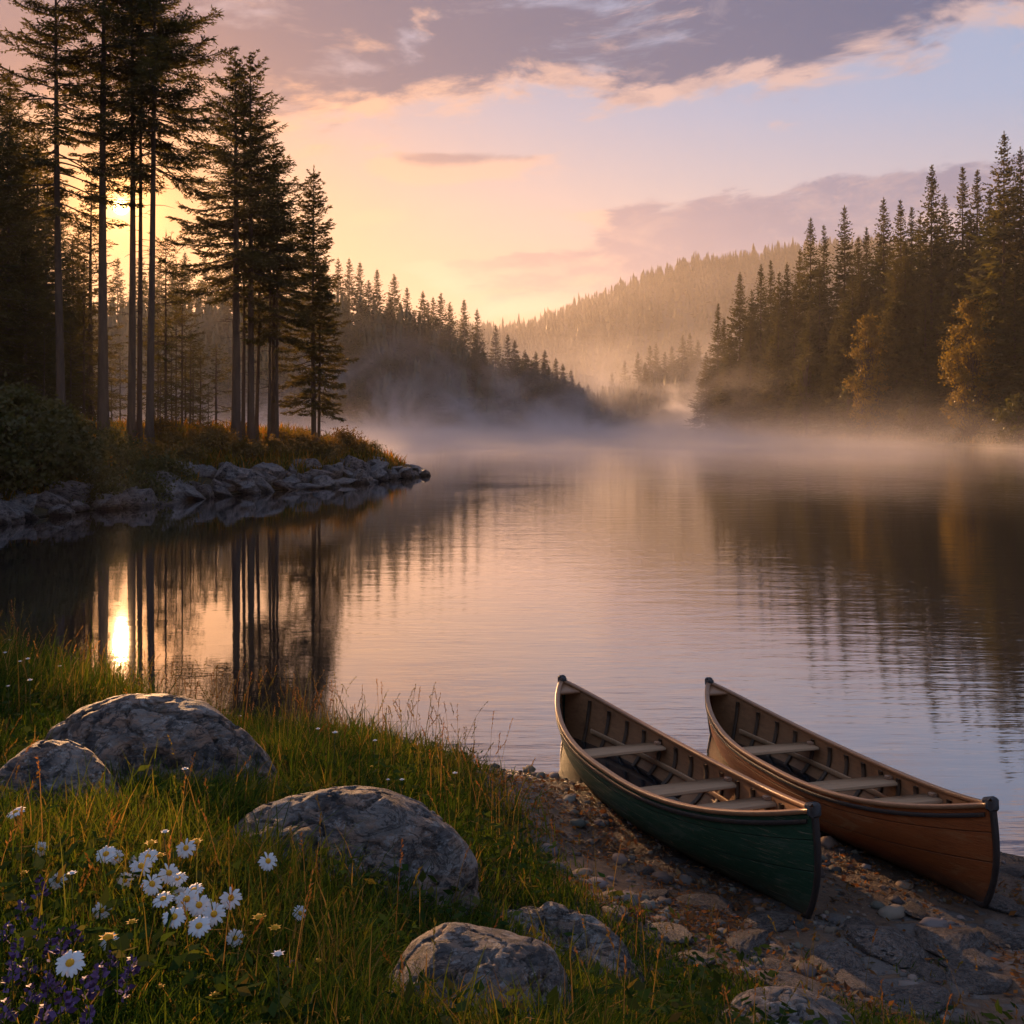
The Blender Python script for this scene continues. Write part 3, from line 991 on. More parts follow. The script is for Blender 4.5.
while cnt < 135:
    px = rng.uniform(150, 585) if cnt > 40 else rng.uniform(340, 585)
    Y = rng.uniform(272, 335) if px < 500 else rng.uniform(284, 325)
    x = (px - CX) / F * Y
    if float(shore_dist(np.array([x]), np.array([Y]))[0]) < 2.5: continue
    h0, root = kindH[int(rng.integers(0, 3))]
    s = rng.uniform(0.7, 1.0)
    tip = HY - (gz(x, Y) + s * 20 - CAM_H) / Y * F
    lim = np.interp(px, [150, 350, 400, 464, 500, 545, 580], [268, 265, 282, 308, 334, 356, 384])
    if tip < lim: s *= 0.75
    place(root, USED, (x, Y, gz(x, Y)), rng.uniform(0, 6.28), (s ** 0.7 * 1.3, s ** 0.7 * 1.3, s), L_H, G_H)
    cnt += 1
HEAD = [(612, 372), (625, 360), (638, 352), (650, 345), (656, 343), (665, 352), (672, 346), (683, 335), (690, 333), (698, 340), (645, 362), (603, 385), (594, 392), (630, 375), (660, 368), (676, 362),
        (692, 352), (618, 385), (642, 380), (668, 378), (684, 372), (700, 365), (588, 384), (606, 396), (655, 385), (628, 392), (675, 388), (695, 380), (582, 396), (710, 345), (716, 350)]
for px, ty in HEAD:
    Y = rng.uniform(362, 400) if px > 600 else rng.uniform(352, 368)
    h0, root = kindH[int(rng.integers(0, 3))]
    s = float(np.clip(top_h(px, ty, Y) / h0, 0.4, 1.25))
    place(root, USED, on_ground(px, Y), rng.uniform(0, 6.28), (s ** 0.5 * 1.05, s ** 0.5 * 1.05, s), L_HD, G_HD)

# the far ridge: one mass of forest
g = np.random.default_rng(77)
n = 7500
fx = g.uniform(-260, 520, n); fy = 430 + 640 * g.random(n) ** 0.75
ok = shore_dist(fx, fy) > 15
fx, fy = fx[ok], fy[ok]
hh = g.uniform(9, 18, len(fx)) * np.where(g.random(len(fx)) < 0.12, 1.25, 1.0)
for (xa, xb, ya, yb_, num, ha, hb_) in [(-150, 22, 285, 350, 900, 9, 15), (18, 90, 352, 430, 420, 8, 14), (46, 118, 120, 270, 700, 12, 19)]:
    qx = g.uniform(xa, xb, num); qy = g.uniform(ya, yb_, num); qd = shore_dist(qx, qy)
    k_ = (qd > (14 if xa == 46 else 7)) & (qd < 70)
    fx, fy, hh = np.r_[fx, qx[k_]], np.r_[fy, qy[k_]], np.r_[hh, g.uniform(ha, hb_, k_.sum())]
n = len(fx)
fz = ground_z(fx, fy, False)
ww = hh * g.uniform(0.12, 0.22, n)
lv = [(0.06, 1.0, 0.42), (0.28, 0.78, 0.62), (0.48, 0.56, 0.80), (0.68, 0.36, 1.0)]
V, T = [], []
ofs = 0
sd = 6
for (zb, rb, zt) in lv:
    a = np.arange(sd)[None] * 6.283 / sd + g.uniform(0, 6.28, n)[:, None]
    rj = ww[:, None] * rb * g.uniform(0.6, 1.35, (n, sd))
    ring = np.stack([fx[:, None] + np.cos(a) * rj, fy[:, None] + np.sin(a) * rj, fz[:, None] + hh[:, None] * zb + g.normal(0, 0.3, (n, sd))], -1)
    apex = np.stack([fx + g.normal(0, 0.1, n), fy, fz + hh * zt], -1)[:, None]
    blk = np.concatenate([ring, apex], 1)
    V.append(blk.reshape(-1, 3))
    b0 = ofs + np.arange(n)[:, None] * (sd + 1)
    j = np.arange(sd)[None]
    T.append(np.stack([b0 + j, b0 + (j + 1) % sd, np.broadcast_to(b0 + sd, (n, sd))], -1).reshape(-1, 3))
    ofs += n * (sd + 1)
far = mesh('distant_forest', np.vstack(V), None, np.vstack(T), M['needles_far'])
tag(far, 'mass of hazy conifers filling the far ridge and the slopes behind the shore trees', 'forest', kind='stuff')


# leafy trees and bushes: leaf clumps spread through the crown
def leafy(seed, h, w, clumps, per, leaf, z0=0.25, spread=0.55):
    g = np.random.default_rng(seed)
    out = []; tb = MB()
    for k in range(clumps):
        t = g.uniform(z0, 1.0)
        prof = math.sin(min(1.0, (t - z0) / (1 - z0) * 0.85 + 0.13) * math.pi) ** 0.7
        a = g.uniform(0, 6.28); rr_ = w * prof * g.uniform(0.25, 1.0)
        c = np.array([math.cos(a) * rr_, math.sin(a) * rr_, h * t])
        cr = w * g.uniform(0.18, 0.36)
        n = int(per * g.uniform(0.6, 1.3))
        P = c + g.normal(0, 1, (n, 3)) * np.array([cr, cr, cr * 0.6]) * spread
        D = unit(g.normal(0, 1, (n, 3)) + np.array([0, 0, -0.2]))
        L = leaf * g.uniform(0.6, 1.4, n)
        out.append(kites(P, D, L, L * 0.6, unit(g.normal(0, 1, (n, 3)))))
        b0 = np.array([0, 0, h * max(0.05, t - 0.3)])
        tb.tube(np.array([b0, (b0 + c) / 2 + np.array([0, 0, -0.05 * h]), c]), [0.012 * h * 0.5 + 0.01, 0.008 * h * 0.4 + 0.008, 0.01], 4, cap=False)
    tb.tube(np.array([(0, 0, -0.3), (0.02 * h, 0, h * 0.3), (0.0, 0.01 * h, h * 0.6), (0, 0, h * 0.9)]), np.array([0.022, 0.017, 0.011, 0.003]) * h * 0.6 + 0.01, 6)
    return tb, np.vstack(out)


for (px, off, ty, w, lab, clp) in [
        (868, -1.0, 318, 3.3, 'golden-leaved birch on the right shore, left one of the two golden trees', 110),
        (971, 2.0, 303, 3.9, 'golden-leaved birch under the tallest right-shore spruce, right one of two golden trees', 150)]:
    Y = SH(px) + off; h = top_h(px, ty, Y)
    tb, cr = leafy(int(px), h, w, clp, 75, 0.36, 0.10)
    t = make_tree('birch_tree', tb, cr, lab, 'tree', 'autumn'); t.location = on_ground(px, Y)
Y = SH(806) + 3; h = top_h(806, 345, Y)
tb, cr = leafy(806, h, 2.6, 45, 45, 0.3, 0.3)
t = make_tree('bare_tree', tb, cr, 'small round-headed pale tree in front of the dark spruces of the right shore', 'tree', 'shrub'); t.location = on_ground(806, Y)
bush0 = None
for (px, off, ty, w, lab) in [(915, 0.5, 392, 3.0, 'low rounded green bush on the right shore between the two golden trees'),
                              (848, -0.5, 384, 1.6, 'narrow bush on the right shore left of the golden tree'),
                              (1018, 0, 398, 3.0, 'dark bush on the right shore at the photo edge')]:
    Y = SH(px) + off; h = top_h(px, ty, Y)
    tb, cr = leafy(int(px) + 3, h, w, 50, 45, 0.36, 0.08)
    t = make_tree('bush', tb, cr, lab, 'bush', 'shrub'); t.location = on_ground(px, Y)
for (px, Y, ty, w, lab) in [(14, 32.0, 392, 1.7, 'big dark leafy bush at the left edge above the shore rocks'),
                            (52, 34.0, 408, 1.4, 'dark leafy bush left of the bare pine trunks above the shore rocks'),
                            (80, 37.0, 440, 1.0, 'low bush beside the grey slab of rock under the pines'),
                            (-25, 30.5, 400, 1.8, 'dark bush cut by the left edge of the photo')]:
    h = top_h(px, ty, Y)
    tb, cr = leafy(int(px) + 900, h, w, 90, 120, 0.15, 0.03, 0.6)
    t = make_tree('bush', tb, cr, lab, 'bush', 'shrub'); t.location = on_ground(px, Y)
# ------------------------------------------------------------------ blades (grass, fern, reed): curved strips in one mesh
def blades(name, P, L, W, az, lean, col, mat, tipcol=None, curl=1.0, seed=1):
    n = len(P)
    g = np.random.default_rng(seed)
    d = np.stack([np.cos(az), np.sin(az), np.zeros(n)], -1)
    s = np.stack([-np.sin(az), np.cos(az), np.zeros(n)], -1)
    rot = g.uniform(-0.9, 0.9, n)
    s = s * np.cos(rot)[:, None] + d * np.sin(rot)[:, None]
    ts = [0.0, 0.38, 0.74, 1.0]; ws = [0.75, 1.0, 0.62, 0.0]
    rows = []
    for t, w in zip(ts, ws):
        c = P + d * (lean * L * t ** (1.0 + curl))[:, None]
        c[:, 2] += L * t * np.sqrt(np.maximum(0.08, 1 - np.minimum(0.95, lean * t ** curl) ** 2))
        if w > 0:
            rows.append(c - s * (W * w * 0.5)[:, None]); rows.append(c + s * (W * w * 0.5)[:, None])
        else:
            rows.append(c)
    V = np.stack(rows, 1).reshape(-1, 3)
    b = np.arange(n)[:, None] * 7
    Q = np.concatenate([b + np.array([[0, 1, 3, 2]]), b + np.array([[2, 3, 5, 4]])], 0)
    T = b + np.array([[4, 5, 6]])
    tc_ = col if tipcol is None else tipcol
    cs = np.stack([col, col, col * .5 + tc_ * .5, col * .5 + tc_ * .5, tc_, tc_, tc_], 1).reshape(-1, 3)
    return mesh(name, V, Q, T, mat, tint=cs)


def palette(g, n, cols, wts):
    k = g.choice(len(cols), n, p=np.array(wts) / np.sum(wts))
    c = np.array(cols)[k]
    return c * g.uniform(0.75, 1.3, (n, 1)) * g.uniform(0.9, 1.1, (n, 3))


# undergrowth of the point
g = np.random.default_rng(5)
n = 60000
x = g.uniform(-24, -4.5, n); y = g.uniform(26, 64, n)
d = shore_dist(x, y)
clump = fbm(np.stack([x * 0.8, y * 0.8, x * 0], -1), 3)
keep = (d > 0.9 + 0.8 * vnoise(np.stack([x * .7, y * .7, x * 0 + 4], -1))) & (d < 13) & (g.random(n) < 0.35 + 0.9 * np.clip(clump + 0.25, 0, 1))
x, y, d, clump = x[keep], y[keep], d[keep], clump[keep]; n = len(x)
L = g.uniform(0.25, 0.75, n) * (0.7 + 0.9 * np.clip(clump + 0.3, 0, 1))
und_g = palette(g, n, [(0.05, 0.06, 0.014), (0.09, 0.085, 0.018), (0.15, 0.095, 0.02), (0.18, 0.10, 0.025)], [3, 3, 2, 1.3])
blades('undergrowth', np.stack([x, y, ground_z(x, y) - 0.03], -1), L, g.uniform(0.03, 0.075, n), g.uniform(0, 6.28, n), g.uniform(0.15, 0.85, n), und_g * 1.4, M['tinted'], und_g * np.array([2.0, 1.55, 1.0]))
tag(bpy.data.objects['undergrowth'], 'thick ferny undergrowth and grass on the rocky point under the pines', 'undergrowth', kind='stuff')
n = 26000
t = g.random(n)
px = g.uniform(680, 1120, n); Y = np.interp(px, [690, 800, 900, 1024, 1200], [226, 181, 153, 126, 105]) + g.uniform(-6, 22, n)
x = (px - CX) / F * Y; d = shore_dist(x, Y)
keep = (d > 0.8); x, Y, d = x[keep], Y[keep], d[keep]; n = len(x)
L = g.uniform(0.4, 1.2, n) * (0.5 + 0.8 * np.clip(fbm(np.stack([x * .3, Y * .3, x * 0], -1), 3) + .4, 0, 1))
cc = palette(g, n, [(0.10, 0.095, 0.03), (0.17, 0.14, 0.05), (0.22, 0.16, 0.075)], [2, 3, 2])
blades('bank_grass', np.stack([x, Y, ground_z(x, Y) - 0.05], -1), L, g.uniform(0.10, 0.25, n), g.uniform(0, 6.28, n), g.uniform(0.1, 0.8, n), cc, M['tinted'])
tag(bpy.data.objects['bank_grass'], 'rough dry grass covering the low bank of the right shore', 'grass', kind='stuff')


# shrubs among it
g = np.random.default_rng(61)
ksh = []
for i, (h, w, mt) in enumerate([(0.9, 0.75, 'shrub'), (0.7, 0.7, 'shrub_sunlit'), (1.0, 0.75, 'shrub_sunlit')]):
    tb, cr = leafy(1500 + i, h, w, 40, 60, 0.10, 0.08, 1.1)
    ksh.append(make_tree('shrub', tb, cr, 'low shrub', 'shrub', mt))
SHR = [(100, 34.5, 0, 'low green shrub in front of the bare trunk left of the sun'), (128, 38, 0, None), (150, 40, 1, None), (165, 38.5, 0, None), (185, 42, 1, None), (205, 44, 2, None), (222, 44.5, 2, None),
       (250, 46, 1, None), (272, 47.5, 1, None), (290, 49, 2, None), (302, 50.5, 1, None), (330, 51.5, 1, None), (345, 53, 2, None), (358, 54, 1, None), (372, 55.5, 0, 'last shrub above the rocks at the tip of the point'),
       (214, 47, 1, None), (196, 46, 2, None), (240, 45.5, 1, None), (282, 51, 2, None), (172, 45, 1, None), (140, 36, 0, None), (322, 49.8, 1, None), (112, 40, 0, None), (158, 47, 2, None)]
for i, (px, Y, k, lab) in enumerate(SHR):
    l_ = lab or 'low leafy shrub in the undergrowth above the rocks of the point'
    o = place(ksh[k], USED, on_ground(px, Y), g.uniform(0, 6.28), g.uniform(0.7, 1.25), l_, None if lab else 'low shrubs of the point')
    if lab and 'group' in o: del o['group']


# ------------------------------------------------------------------ stones
def cube_sphere(n):
    u = np.linspace(-1, 1, n)
    A, B = np.meshgrid(u, u, indexing='ij')
    V, Q, o = [], [], 0
    A = np.tan(A * math.pi / 4); B = np.tan(B * math.pi / 4)
    for ax in range(3):
        for sg in (-1, 1):
            P = np.zeros((n, n, 3)); P[..., ax] = sg; P[..., (ax + 1) % 3] = A * sg; P[..., (ax + 2) % 3] = B
            V.append(P.reshape(-1, 3))
            i = np.arange(n - 1)[:, None] * n + np.arange(n - 1)[None]
            Q.append(np.stack([i, i + n, i + n + 1, i + 1], -1).reshape(-1, 4) + o); o += n * n
    V = np.vstack(V); V /= np.linalg.norm(V, axis=1, keepdims=True)
    key = np.round(V * 1e5).astype(np.int64)
    _, first, inv = np.unique(key, axis=0, return_index=True, return_inverse=True)
    inv = np.asarray(inv).reshape(-1)
    return V[first], inv[np.vstack(Q)]


CS_HI, CS_LO = cube_sphere(72), cube_sphere(12)
CS_MID = cube_sphere(26)


def stone_shape(seed, cs, amp=0.16, facet=0.0, ex=2.2):
    V, Q = cs
    V = V.copy()
    k = (np.abs(V) ** ex).sum(1) ** (-1 / ex)
    V = V * k[:, None]
    off = np.array([seed * 3.1, seed * 1.7, seed * 0.9])
    r = 1 + amp * fbm(V * 1.1 + off, 2) * 1.5 + amp * 0.45 * fbm(V * np.array([2.4, 2.4, 3.6]) + off, 4) + amp * 0.10 * fbm(V * 9 + off, 3)
    # broken ledges
    lay = V[:, 2] * 3.2 + V[:, 0] * 1.1 + 0.6 * fbm(V * 1.6 + off, 2)
    r = r + amp * 0.34 * (np.abs((lay % 1.0) - 0.5) - 0.25)
    rid = fbm(V * np.array([3.0, 3.0, 5.0]) + off + 5, 4)
    r = r - amp * 0.7 * np.exp(-(rid / 0.035) ** 2)
    V = V * r[:, None]
    if facet > 0:
        gg = np.random.default_rng(seed)
        for q in range(7):
            nn = unit(gg.normal(0, 1, 3)); lim = gg.uniform(0.55, 0.9)
            dd = V @ nn - lim
            V = V - np.where(dd > 0, dd * facet, 0)[:, None] * nn
    return V, Q


def hit(px, py, h=0.0, y0=1.2, y1=12.0):
    """where the line of sight through px, py comes down to h above the near bank"""
    Y = np.linspace(y0, y1, 1500)
    x = (px - CX) / F * Y; z = CAM_H - (py - HY) / F * Y
    d = z - (ground_z(x, Y) + h)
    k = np.argmax(d < 0) if (d < 0).any() else len(Y) - 1
    return np.array([x[k], Y[k], z[k]])


BOULD = []          # footprints, so that grass keeps off them
def boulder(label, pxl, pxr, pyt, Y, depth, seed, rz=0.0, skew=0.0, amp=0.16, sink=0.45, ex=2.3, mat='boulder'):
    w = (pxr - pxl) / F * Y; x = ((pxl + pxr) / 2 - CX) / F * Y
    zt = CAM_H - (pyt - HY) / F * Y
    zg = gz(x, Y)
    while zt - zg < 0.13 and Y > 2.2:
        Y -= 0.04; w = (pxr - pxl) / F * Y; x = ((pxl + pxr) / 2 - CX) / F * Y; zt = CAM_H - (pyt - HY) / F * Y; zg = gz(x, Y)
    print('boulder', label[:30], 'Y', round(Y, 2), 'h', round(zt - zg, 2))
    V, Q = stone_shape(seed, CS_HI, amp, 0.12, ex)
    mn, mx = V.min(0), V.max(0)
    V = (V - (mn + mx) / 2) / ((mx - mn) / 2)
    hgt = (zt - zg)
    zc = zg - hgt * sink
    V[:, 0] += skew * (V[:, 2] > 0) * V[:, 2] ** 2
    V = V * np.array([w / 2, depth / 2, zt - zc])
    o = mesh('boulder', V, Q, None, M[mat], smooth=True)
    o.location = (x, Y + depth * 0.12, zc); o.rotation_euler = (0, 0, rz)
    tag(o, label, 'boulder')
    BOULD.append((x, Y + depth * 0.12, w / 2, depth / 2))
    return o


boulder('large dark rounded boulder at the left beside the grass, farthest of the bank boulders', 14, 288, 698, 5.3, 0.95, 5, 0.08, -0.16, 0.11, 0.75, 1.9)
boulder('smaller grey boulder cut by the left edge in front of the large dark one', -30, 122, 749, 4.5, 0.62, 8, -0.1, -0.05, 0.10, 0.7, 1.95)
boulder('broad pinkish grey boulder with a black stained right face beside the daisies', 200, 480, 803, 4.3, 0.85, 14, -0.16, -0.10, 0.13, 0.7, 1.95)
boulder('brown boulder half sunk in grass at the bottom centre of the photo', 352, 580, 958, 3.0, 0.75, 21, -0.35, -0.12, 0.10, 1.2)
boulder('low cracked boulder with pink top between the grass and the earth landing', 480, 660, 922, 4.4, 0.5, 29, -0.35, -0.25, 0.17, 1.2)
boulder('flat brown boulder at the bottom edge below the green canoe', 706, 876, 1005, 4.2, 0.5, 33, 0.1, 0.0, 0.10, 0.9)

# slabs lining the rocky point
kst = []
for i in range(6):
    V, Q = stone_shape(40 + i, CS_MID, 0.34, 0.92, 3.0)
    o = mesh('shore_rock', V, Q, None, M['shore_rock'], smooth=True)
    kst.append(o)
g = np.random.default_rng(9)
PL = np.array([(-21.0, 26.2), (-17.5, 27.6), (-15.2, 28.7), (-14.4, 31.9), (-13.3, 36.7), (-11.0, 42.0), (-8.6, 46.5), (-5.9, 53.0), (-4.7, 57.2)])
seg = np.r_[0, np.cumsum(np.hypot(*np.diff(PL, axis=0).T))]
G_ROCK = 'grey rocks lining the water along the point'
used_st = set()
rocks = []
for q in range(84):
    s = seg[-1] * (q + g.uniform(0, 0.9)) / 84
    bx, by = np.interp(s, seg, PL[:, 0]), np.interp(s, seg, PL[:, 1])
    tx, ty = np.interp(s + .5, seg, PL[:, 0]) - np.interp(s - .5, seg, PL[:, 0]), np.interp(s + .5, seg, PL[:, 1]) - np.interp(s - .5, seg, PL[:, 1])
    nn = np.array([-ty, tx]) / math.hypot(tx, ty)
    row = q % 3
    off = [g.uniform(-0.3, 0.2), g.uniform(0.3, 0.9), g.uniform(0.9, 1.9)][row]
    sz = [g.uniform(0.45, 0.9), g.uniform(0.4, 0.95), g.uniform(0.35, 0.7)][row]
    tip = 1 - 0.45 * sstep(seg[-1] - 6, seg[-1], s)
    rocks.append((bx + nn[0] * off, by + nn[1] * off, sz * tip, math.atan2(ty, tx) + g.normal(0, 0.35), None))
sp = [(178, 452, 38.5, 1.35, 'big pale grey slab of rock under the bare pines, above the waterline rocks'),
      (135, 470, 35.0, 0.9, 'rounded pale rock below the big slab on the point'),
      (158, 467, 36.5, 0.55, 'small bluish rounded rock lying in the undergrowth of the point'),
      (232, 468, 42.0, 1.2, 'dark rounded rock outcrop below the thick pine trunk, beside the undergrowth'),
      (262, 466, 44.0, 1.15, 'dark broad rock just right of the rounded outcrop on the point'),
      (84, 438, 36.0, 0.5, 'pale stone by the foot of the bare pine trunk'),
      (416, 473, 57.0, 0.55, 'last dark rock at the very tip of the point')]
for px, py, Y, sz, lab in sp:
    p_ = at(px, py, Y); rocks.append((p_[0], p_[1], sz, 0.6, lab))
for q, (x, y, sz, rz, lab) in enumerate(rocks):
    k = q % 6
    zz_ = max(gz(x, y), -0.05)
    sc3 = (sz * g.uniform(0.8, 1.5), sz * g.uniform(0.5, 0.8), sz * g.uniform(0.28, 0.6))
    rot = (g.normal(0, 0.25), g.normal(0.22, 0.2), rz)
    l_ = lab or 'grey rock in the jumble of rocks lining the water along the point'
    if k not in used_st:
        used_st.add(k); o = kst[k]
    else:
        o = kst[k].copy(); COL.objects.link(o)
        for key in ('label', 'group'):
            if key in o: del o[key]
    o.location = (x, y, zz_ + sc3[2] * (0.25 if not lab else 0.3)); o.scale = sc3; o.rotation_euler = rot
    tag(o, l_, 'rock', None if lab else G_ROCK)

# flat stones and lumps on the landing
kfl = []
FL = [(742, 946, 0.16, 'flat grey stone set in the earth right of the green canoe bow'), (775, 968, 0.12, 'small pale stone in the short grass below the green canoe bow'),
      (890, 948, 0.20, 'flat grey slab in the earth between the two canoe bows'), (862, 930, 0.13, 'small dark stone in the earth between the two canoe bows'),
      (945, 946, 0.22, 'flat pinkish slab in the earth in front of the orange canoe bow'), (838, 968, 0.17, 'broad flat grey stone at the edge of the short grass'),
      (1000, 905, 0.13, 'wet rounded stone at the waterline right of the orange canoe bow'), (1012, 872, 0.10, 'dark wet stone in the shallows at the right edge'),
      (985, 985, 0.16, 'half buried brown stone at the lower right corner'), (610, 914, 0.10, 'pale flat stone beside the low cracked boulder'),
      (655, 895, 0.09, 'small pale stone on the earth left of the green canoe'), (930, 975, 0.10, 'small light stone near the lower right corner')]
g = np.random.default_rng(31)
FL += [(px, py, sz, None) for px, py, sz in [(700, 905, .15), (662, 934, .14), (800, 990, .17), (912, 912, .12), (925, 1000, .18), (968, 962, .17), (692, 962, .12), (872, 990, .14), (640, 872, .11), (765, 925, .15), (1005, 940, .16)]]
for i, (px, py, sz, lab) in enumerate(FL):
    p_ = hit(px, py)
    if i < 4:
        V, Q = stone_shape(70 + i, CS_MID, 0.2, 0.8, 3.0)
        o = mesh('flat_stone', V, Q, None, M['boulder'], smooth=True); kfl.append(o)
    else:
        o = kfl[i % 4].copy(); COL.objects.link(o)
    o.location = (p_[0], p_[1], p_[2] + sz * 0.04); o.scale = (sz * g.uniform(.9, 1.4), sz * g.uniform(.7, 1.0), sz * 0.22)
    o.rotation_euler = (g.normal(0, .06), g.normal(0, .06), g.uniform(0, 6.28))
    for key in ('group', 'label'):
        if key in o: del o[key]
    tag(o, lab or 'flat slab of stone half buried in the earth landing below the canoes', 'stone', None if lab else 'flat slabs half buried in the landing')
# ------------------------------------------------------------------ canoes
m = new_mat('green_paint'); p = xobj(); ox, oy, oz = xsep(p)
n1 = xnoise(xscale(p, 1.2, 3, 5), 1.6, 7.0, 0.65, 0.5); n2 = xnoise(xscale(p, 2.0, 6, 14), 4.0, 6.0, 0.7)
c = xmix(n1, (0.012, 0.046, 0.026), (0.036, 0.085, 0.045))
c = xmix(xstep(0.55, 0.72, n2) * 0.7, c, (0.075, 0.060, 0.040))
low = 1.0 - xstep(0.03, 0.20, oz + (n1 - 0.5) * 0.22)
c = xmix(low * 0.85, c, (0.085, 0.062, 0.042))
fade = xstep(0.50, 0.66, xnoise(xscale(p, 0.9, 2, 3.5), 2.2, 8.0, 0.7, 0.8))
c = xmix(fade * 0.75, c, (0.075, 0.105, 0.072))
scr = xstep(0.58, 0.63, xnoise(xscale(p, 1.3, 7, 85), 1.5, 5.0, 0.74))
c = xmix(scr * 0.65, c, (0.23, 0.19, 0.125))
chip = xstep(0.64, 0.67, xnoise(p, 11.0, 6.0, 0.72)) * xstep(0.46, 0.6, n1)
c = xmix(chip * 0.85, c, (0.20, 0.125, 0.065))
seam = xmax(1.0 - xstep(0.0, 0.006, X.m('ABSOLUTE', oz - 0.19 - ox * ox * 0.035)), 1.0 - xstep(0.0, 0.005, X.m('ABSOLUTE', oz - 0.31 - ox * ox * 0.05)))
c = xmix(seam * 0.5, c, (0.012, 0.018, 0.014))
M['green_paint'] = finish(m, c, n2 * 0.3 + 0.56, n2 * 0.5 + n1 * 0.3 - seam * 0.5, 0.02, 0.8, 0.15)

m = new_mat('orange_varnish'); p = xobj(); ox, oy, oz = xsep(p)
n1 = xnoise(xscale(p, 1.2, 3, 6), 1.6, 7.0, 0.65, 0.5); n2 = xnoise(xscale(p, 1.6, 8, 30), 4.0, 6.0, 0.7)
c = xmix(n1, (0.21, 0.050, 0.013), (0.40, 0.115, 0.030))
c = xmix(xstep(0.5, 0.75, n2) * 0.6, c, (0.11, 0.040, 0.015))
fade = xstep(0.50, 0.66, xnoise(xscale(p, 0.9, 2, 3.5), 2.2, 8.0, 0.7, 0.8))
c = xmix(fade * 0.5, c, (0.40, 0.19, 0.075))
scr = xstep(0.58, 0.63, xnoise(xscale(p, 1.3, 7, 85), 1.5, 5.0, 0.74))
c = xmix(scr * 0.55, c, (0.07, 0.03, 0.014))
low = 1.0 - xstep(0.03, 0.22, oz + (n1 - 0.5) * 0.26)
c = xmix(low * 0.8, c, (0.085, 0.056, 0.038))
seam = xmax(1.0 - xstep(0.0, 0.006, X.m('ABSOLUTE', oz - 0.19 - ox * ox * 0.035)), 1.0 - xstep(0.0, 0.005, X.m('ABSOLUTE', oz - 0.31 - ox * ox * 0.05)))
c = xmix(seam * 0.6, c, (0.045, 0.018, 0.008))
M['orange_varnish'] = finish(m, c, n2 * 0.25 + 0.50, n2 * 0.4 + n1 * 0.3 - seam * 0.5, 0.02, 0.8, 0.18)


def wood(name, a, b, axis=0, rough=0.5, coat=0.1, grime=0.5):
    m = new_mat(name); p = xobj()
    s = [14, 14, 14]; s[axis] = 1.2
    n1 = xnoise(xscale(p, *s), 1.6, 6.0, 0.65, 0.8); n2 = xnoise(p, 5.0, 5.0, 0.7)
    s2 = [60, 60, 60]; s2[axis] = 3.0
    n3 = xnoise(xscale(p, *s2), 1.0, 3.0, 0.6)
    r = xrand()
    c = xmix(n1, a, b)
    c = xmix(xstep(0.5, 0.75, n2) * grime, c, tuple(q * 0.35 for q in a))
    c = xmix((n3 - 0.4) * 1.2, c, tuple(q * 0.6 for q in a))
    c = xmix(r * 0.35, c, tuple(q * 0.55 for q in b))
    return finish(m, c, n2 * 0.25 + rough - 0.1, n1 * 0.4 + n3 * 0.4, 0.006, 0.7, 0.35, coat=coat)


M['gunwale_wood'] = wood('gunwale_wood', (0.20, 0.088, 0.038), (0.42, 0.21, 0.10), 0, 0.42, 0.15, 0.4)
M['seat_wood'] = wood('seat_wood', (0.32, 0.165, 0.078), (0.58, 0.345, 0.18), 1, 0.55, 0.05, 0.4)
M['inner_wood'] = wood('inner_wood', (0.18, 0.080, 0.034), (0.42, 0.205, 0.09), 0, 0.6, 0.0, 0.6)
M['rib_wood'] = wood('rib_wood', (0.05, 0.032, 0.021), (0.13, 0.083, 0.05), 2, 0.6, 0.0, 0.6)
M['floor_wood'] = wood('floor_wood', (0.09, 0.066, 0.048), (0.26, 0.19, 0.14), 0, 0.45, 0.1, 0.7)
m = new_mat('dark_iron'); p = xobj()
n1 = xnoise(p, 14.0, 6.0, 0.65)
M['dark_iron'] = finish(m, xmix(n1, (0.012, 0.011, 0.012), (0.05, 0.036, 0.03)), 0.5, n1, 0.006, 0.8, 0.5)
m = new_mat('pooled_water')
nt = m.node_tree
M['bilge'] = finish(m, (0.012, 0.013, 0.015), 0.06, xnoise(xobj(), 9.0, 2.0, 0.5), 0.004, 0.6, 0.8)

LH = 2.01
def c_beam(u): return 0.455 * np.maximum(1e-4, 1 - np.abs(u) ** 2.35) ** 0.86
def c_sheer(u): return 0.40 + 0.27 * np.abs(u) ** 2.5
def c_keel(u): return 0.045 * np.abs(u) ** 5
def c_ex(u): return 2.7 - 1.35 * np.abs(u) ** 1.3


def c_pt(u, s, side, inset=0.0):
    """hull skin: u along, s from keel 0 to sheer 1"""
    u = np.asarray(u, float); s = np.asarray(s, float)
    ex = c_ex(u)
    yb = c_beam(u) * (1 - (1 - s) ** ex) ** (1 / ex)
    yb = yb * (1 - 0.05 * (1 - np.abs(u)) * s ** 3)              # slight tumblehome amidships
    z = c_keel(u) + (c_sheer(u) - c_keel(u)) * s
    ends = LH * (1 - 0.050 * (1 - s) ** 3.2 + 0.012 * np.sin(s * math.pi))
    x = u * (LH * (1 - np.abs(u) ** 3) + ends * np.abs(u) ** 3)
    if inset:
        yb = np.maximum(yb - inset, 0.002)
        z = z + inset * (1 - s) ** 2
    return np.stack([x, side * yb, z], -1)


UU = np.concatenate([-1 + np.geomspace(0.0008, 0.12, 10), np.linspace(-0.86, 0.86, 45), 1 - np.geomspace(0.12, 0.0008, 10)])


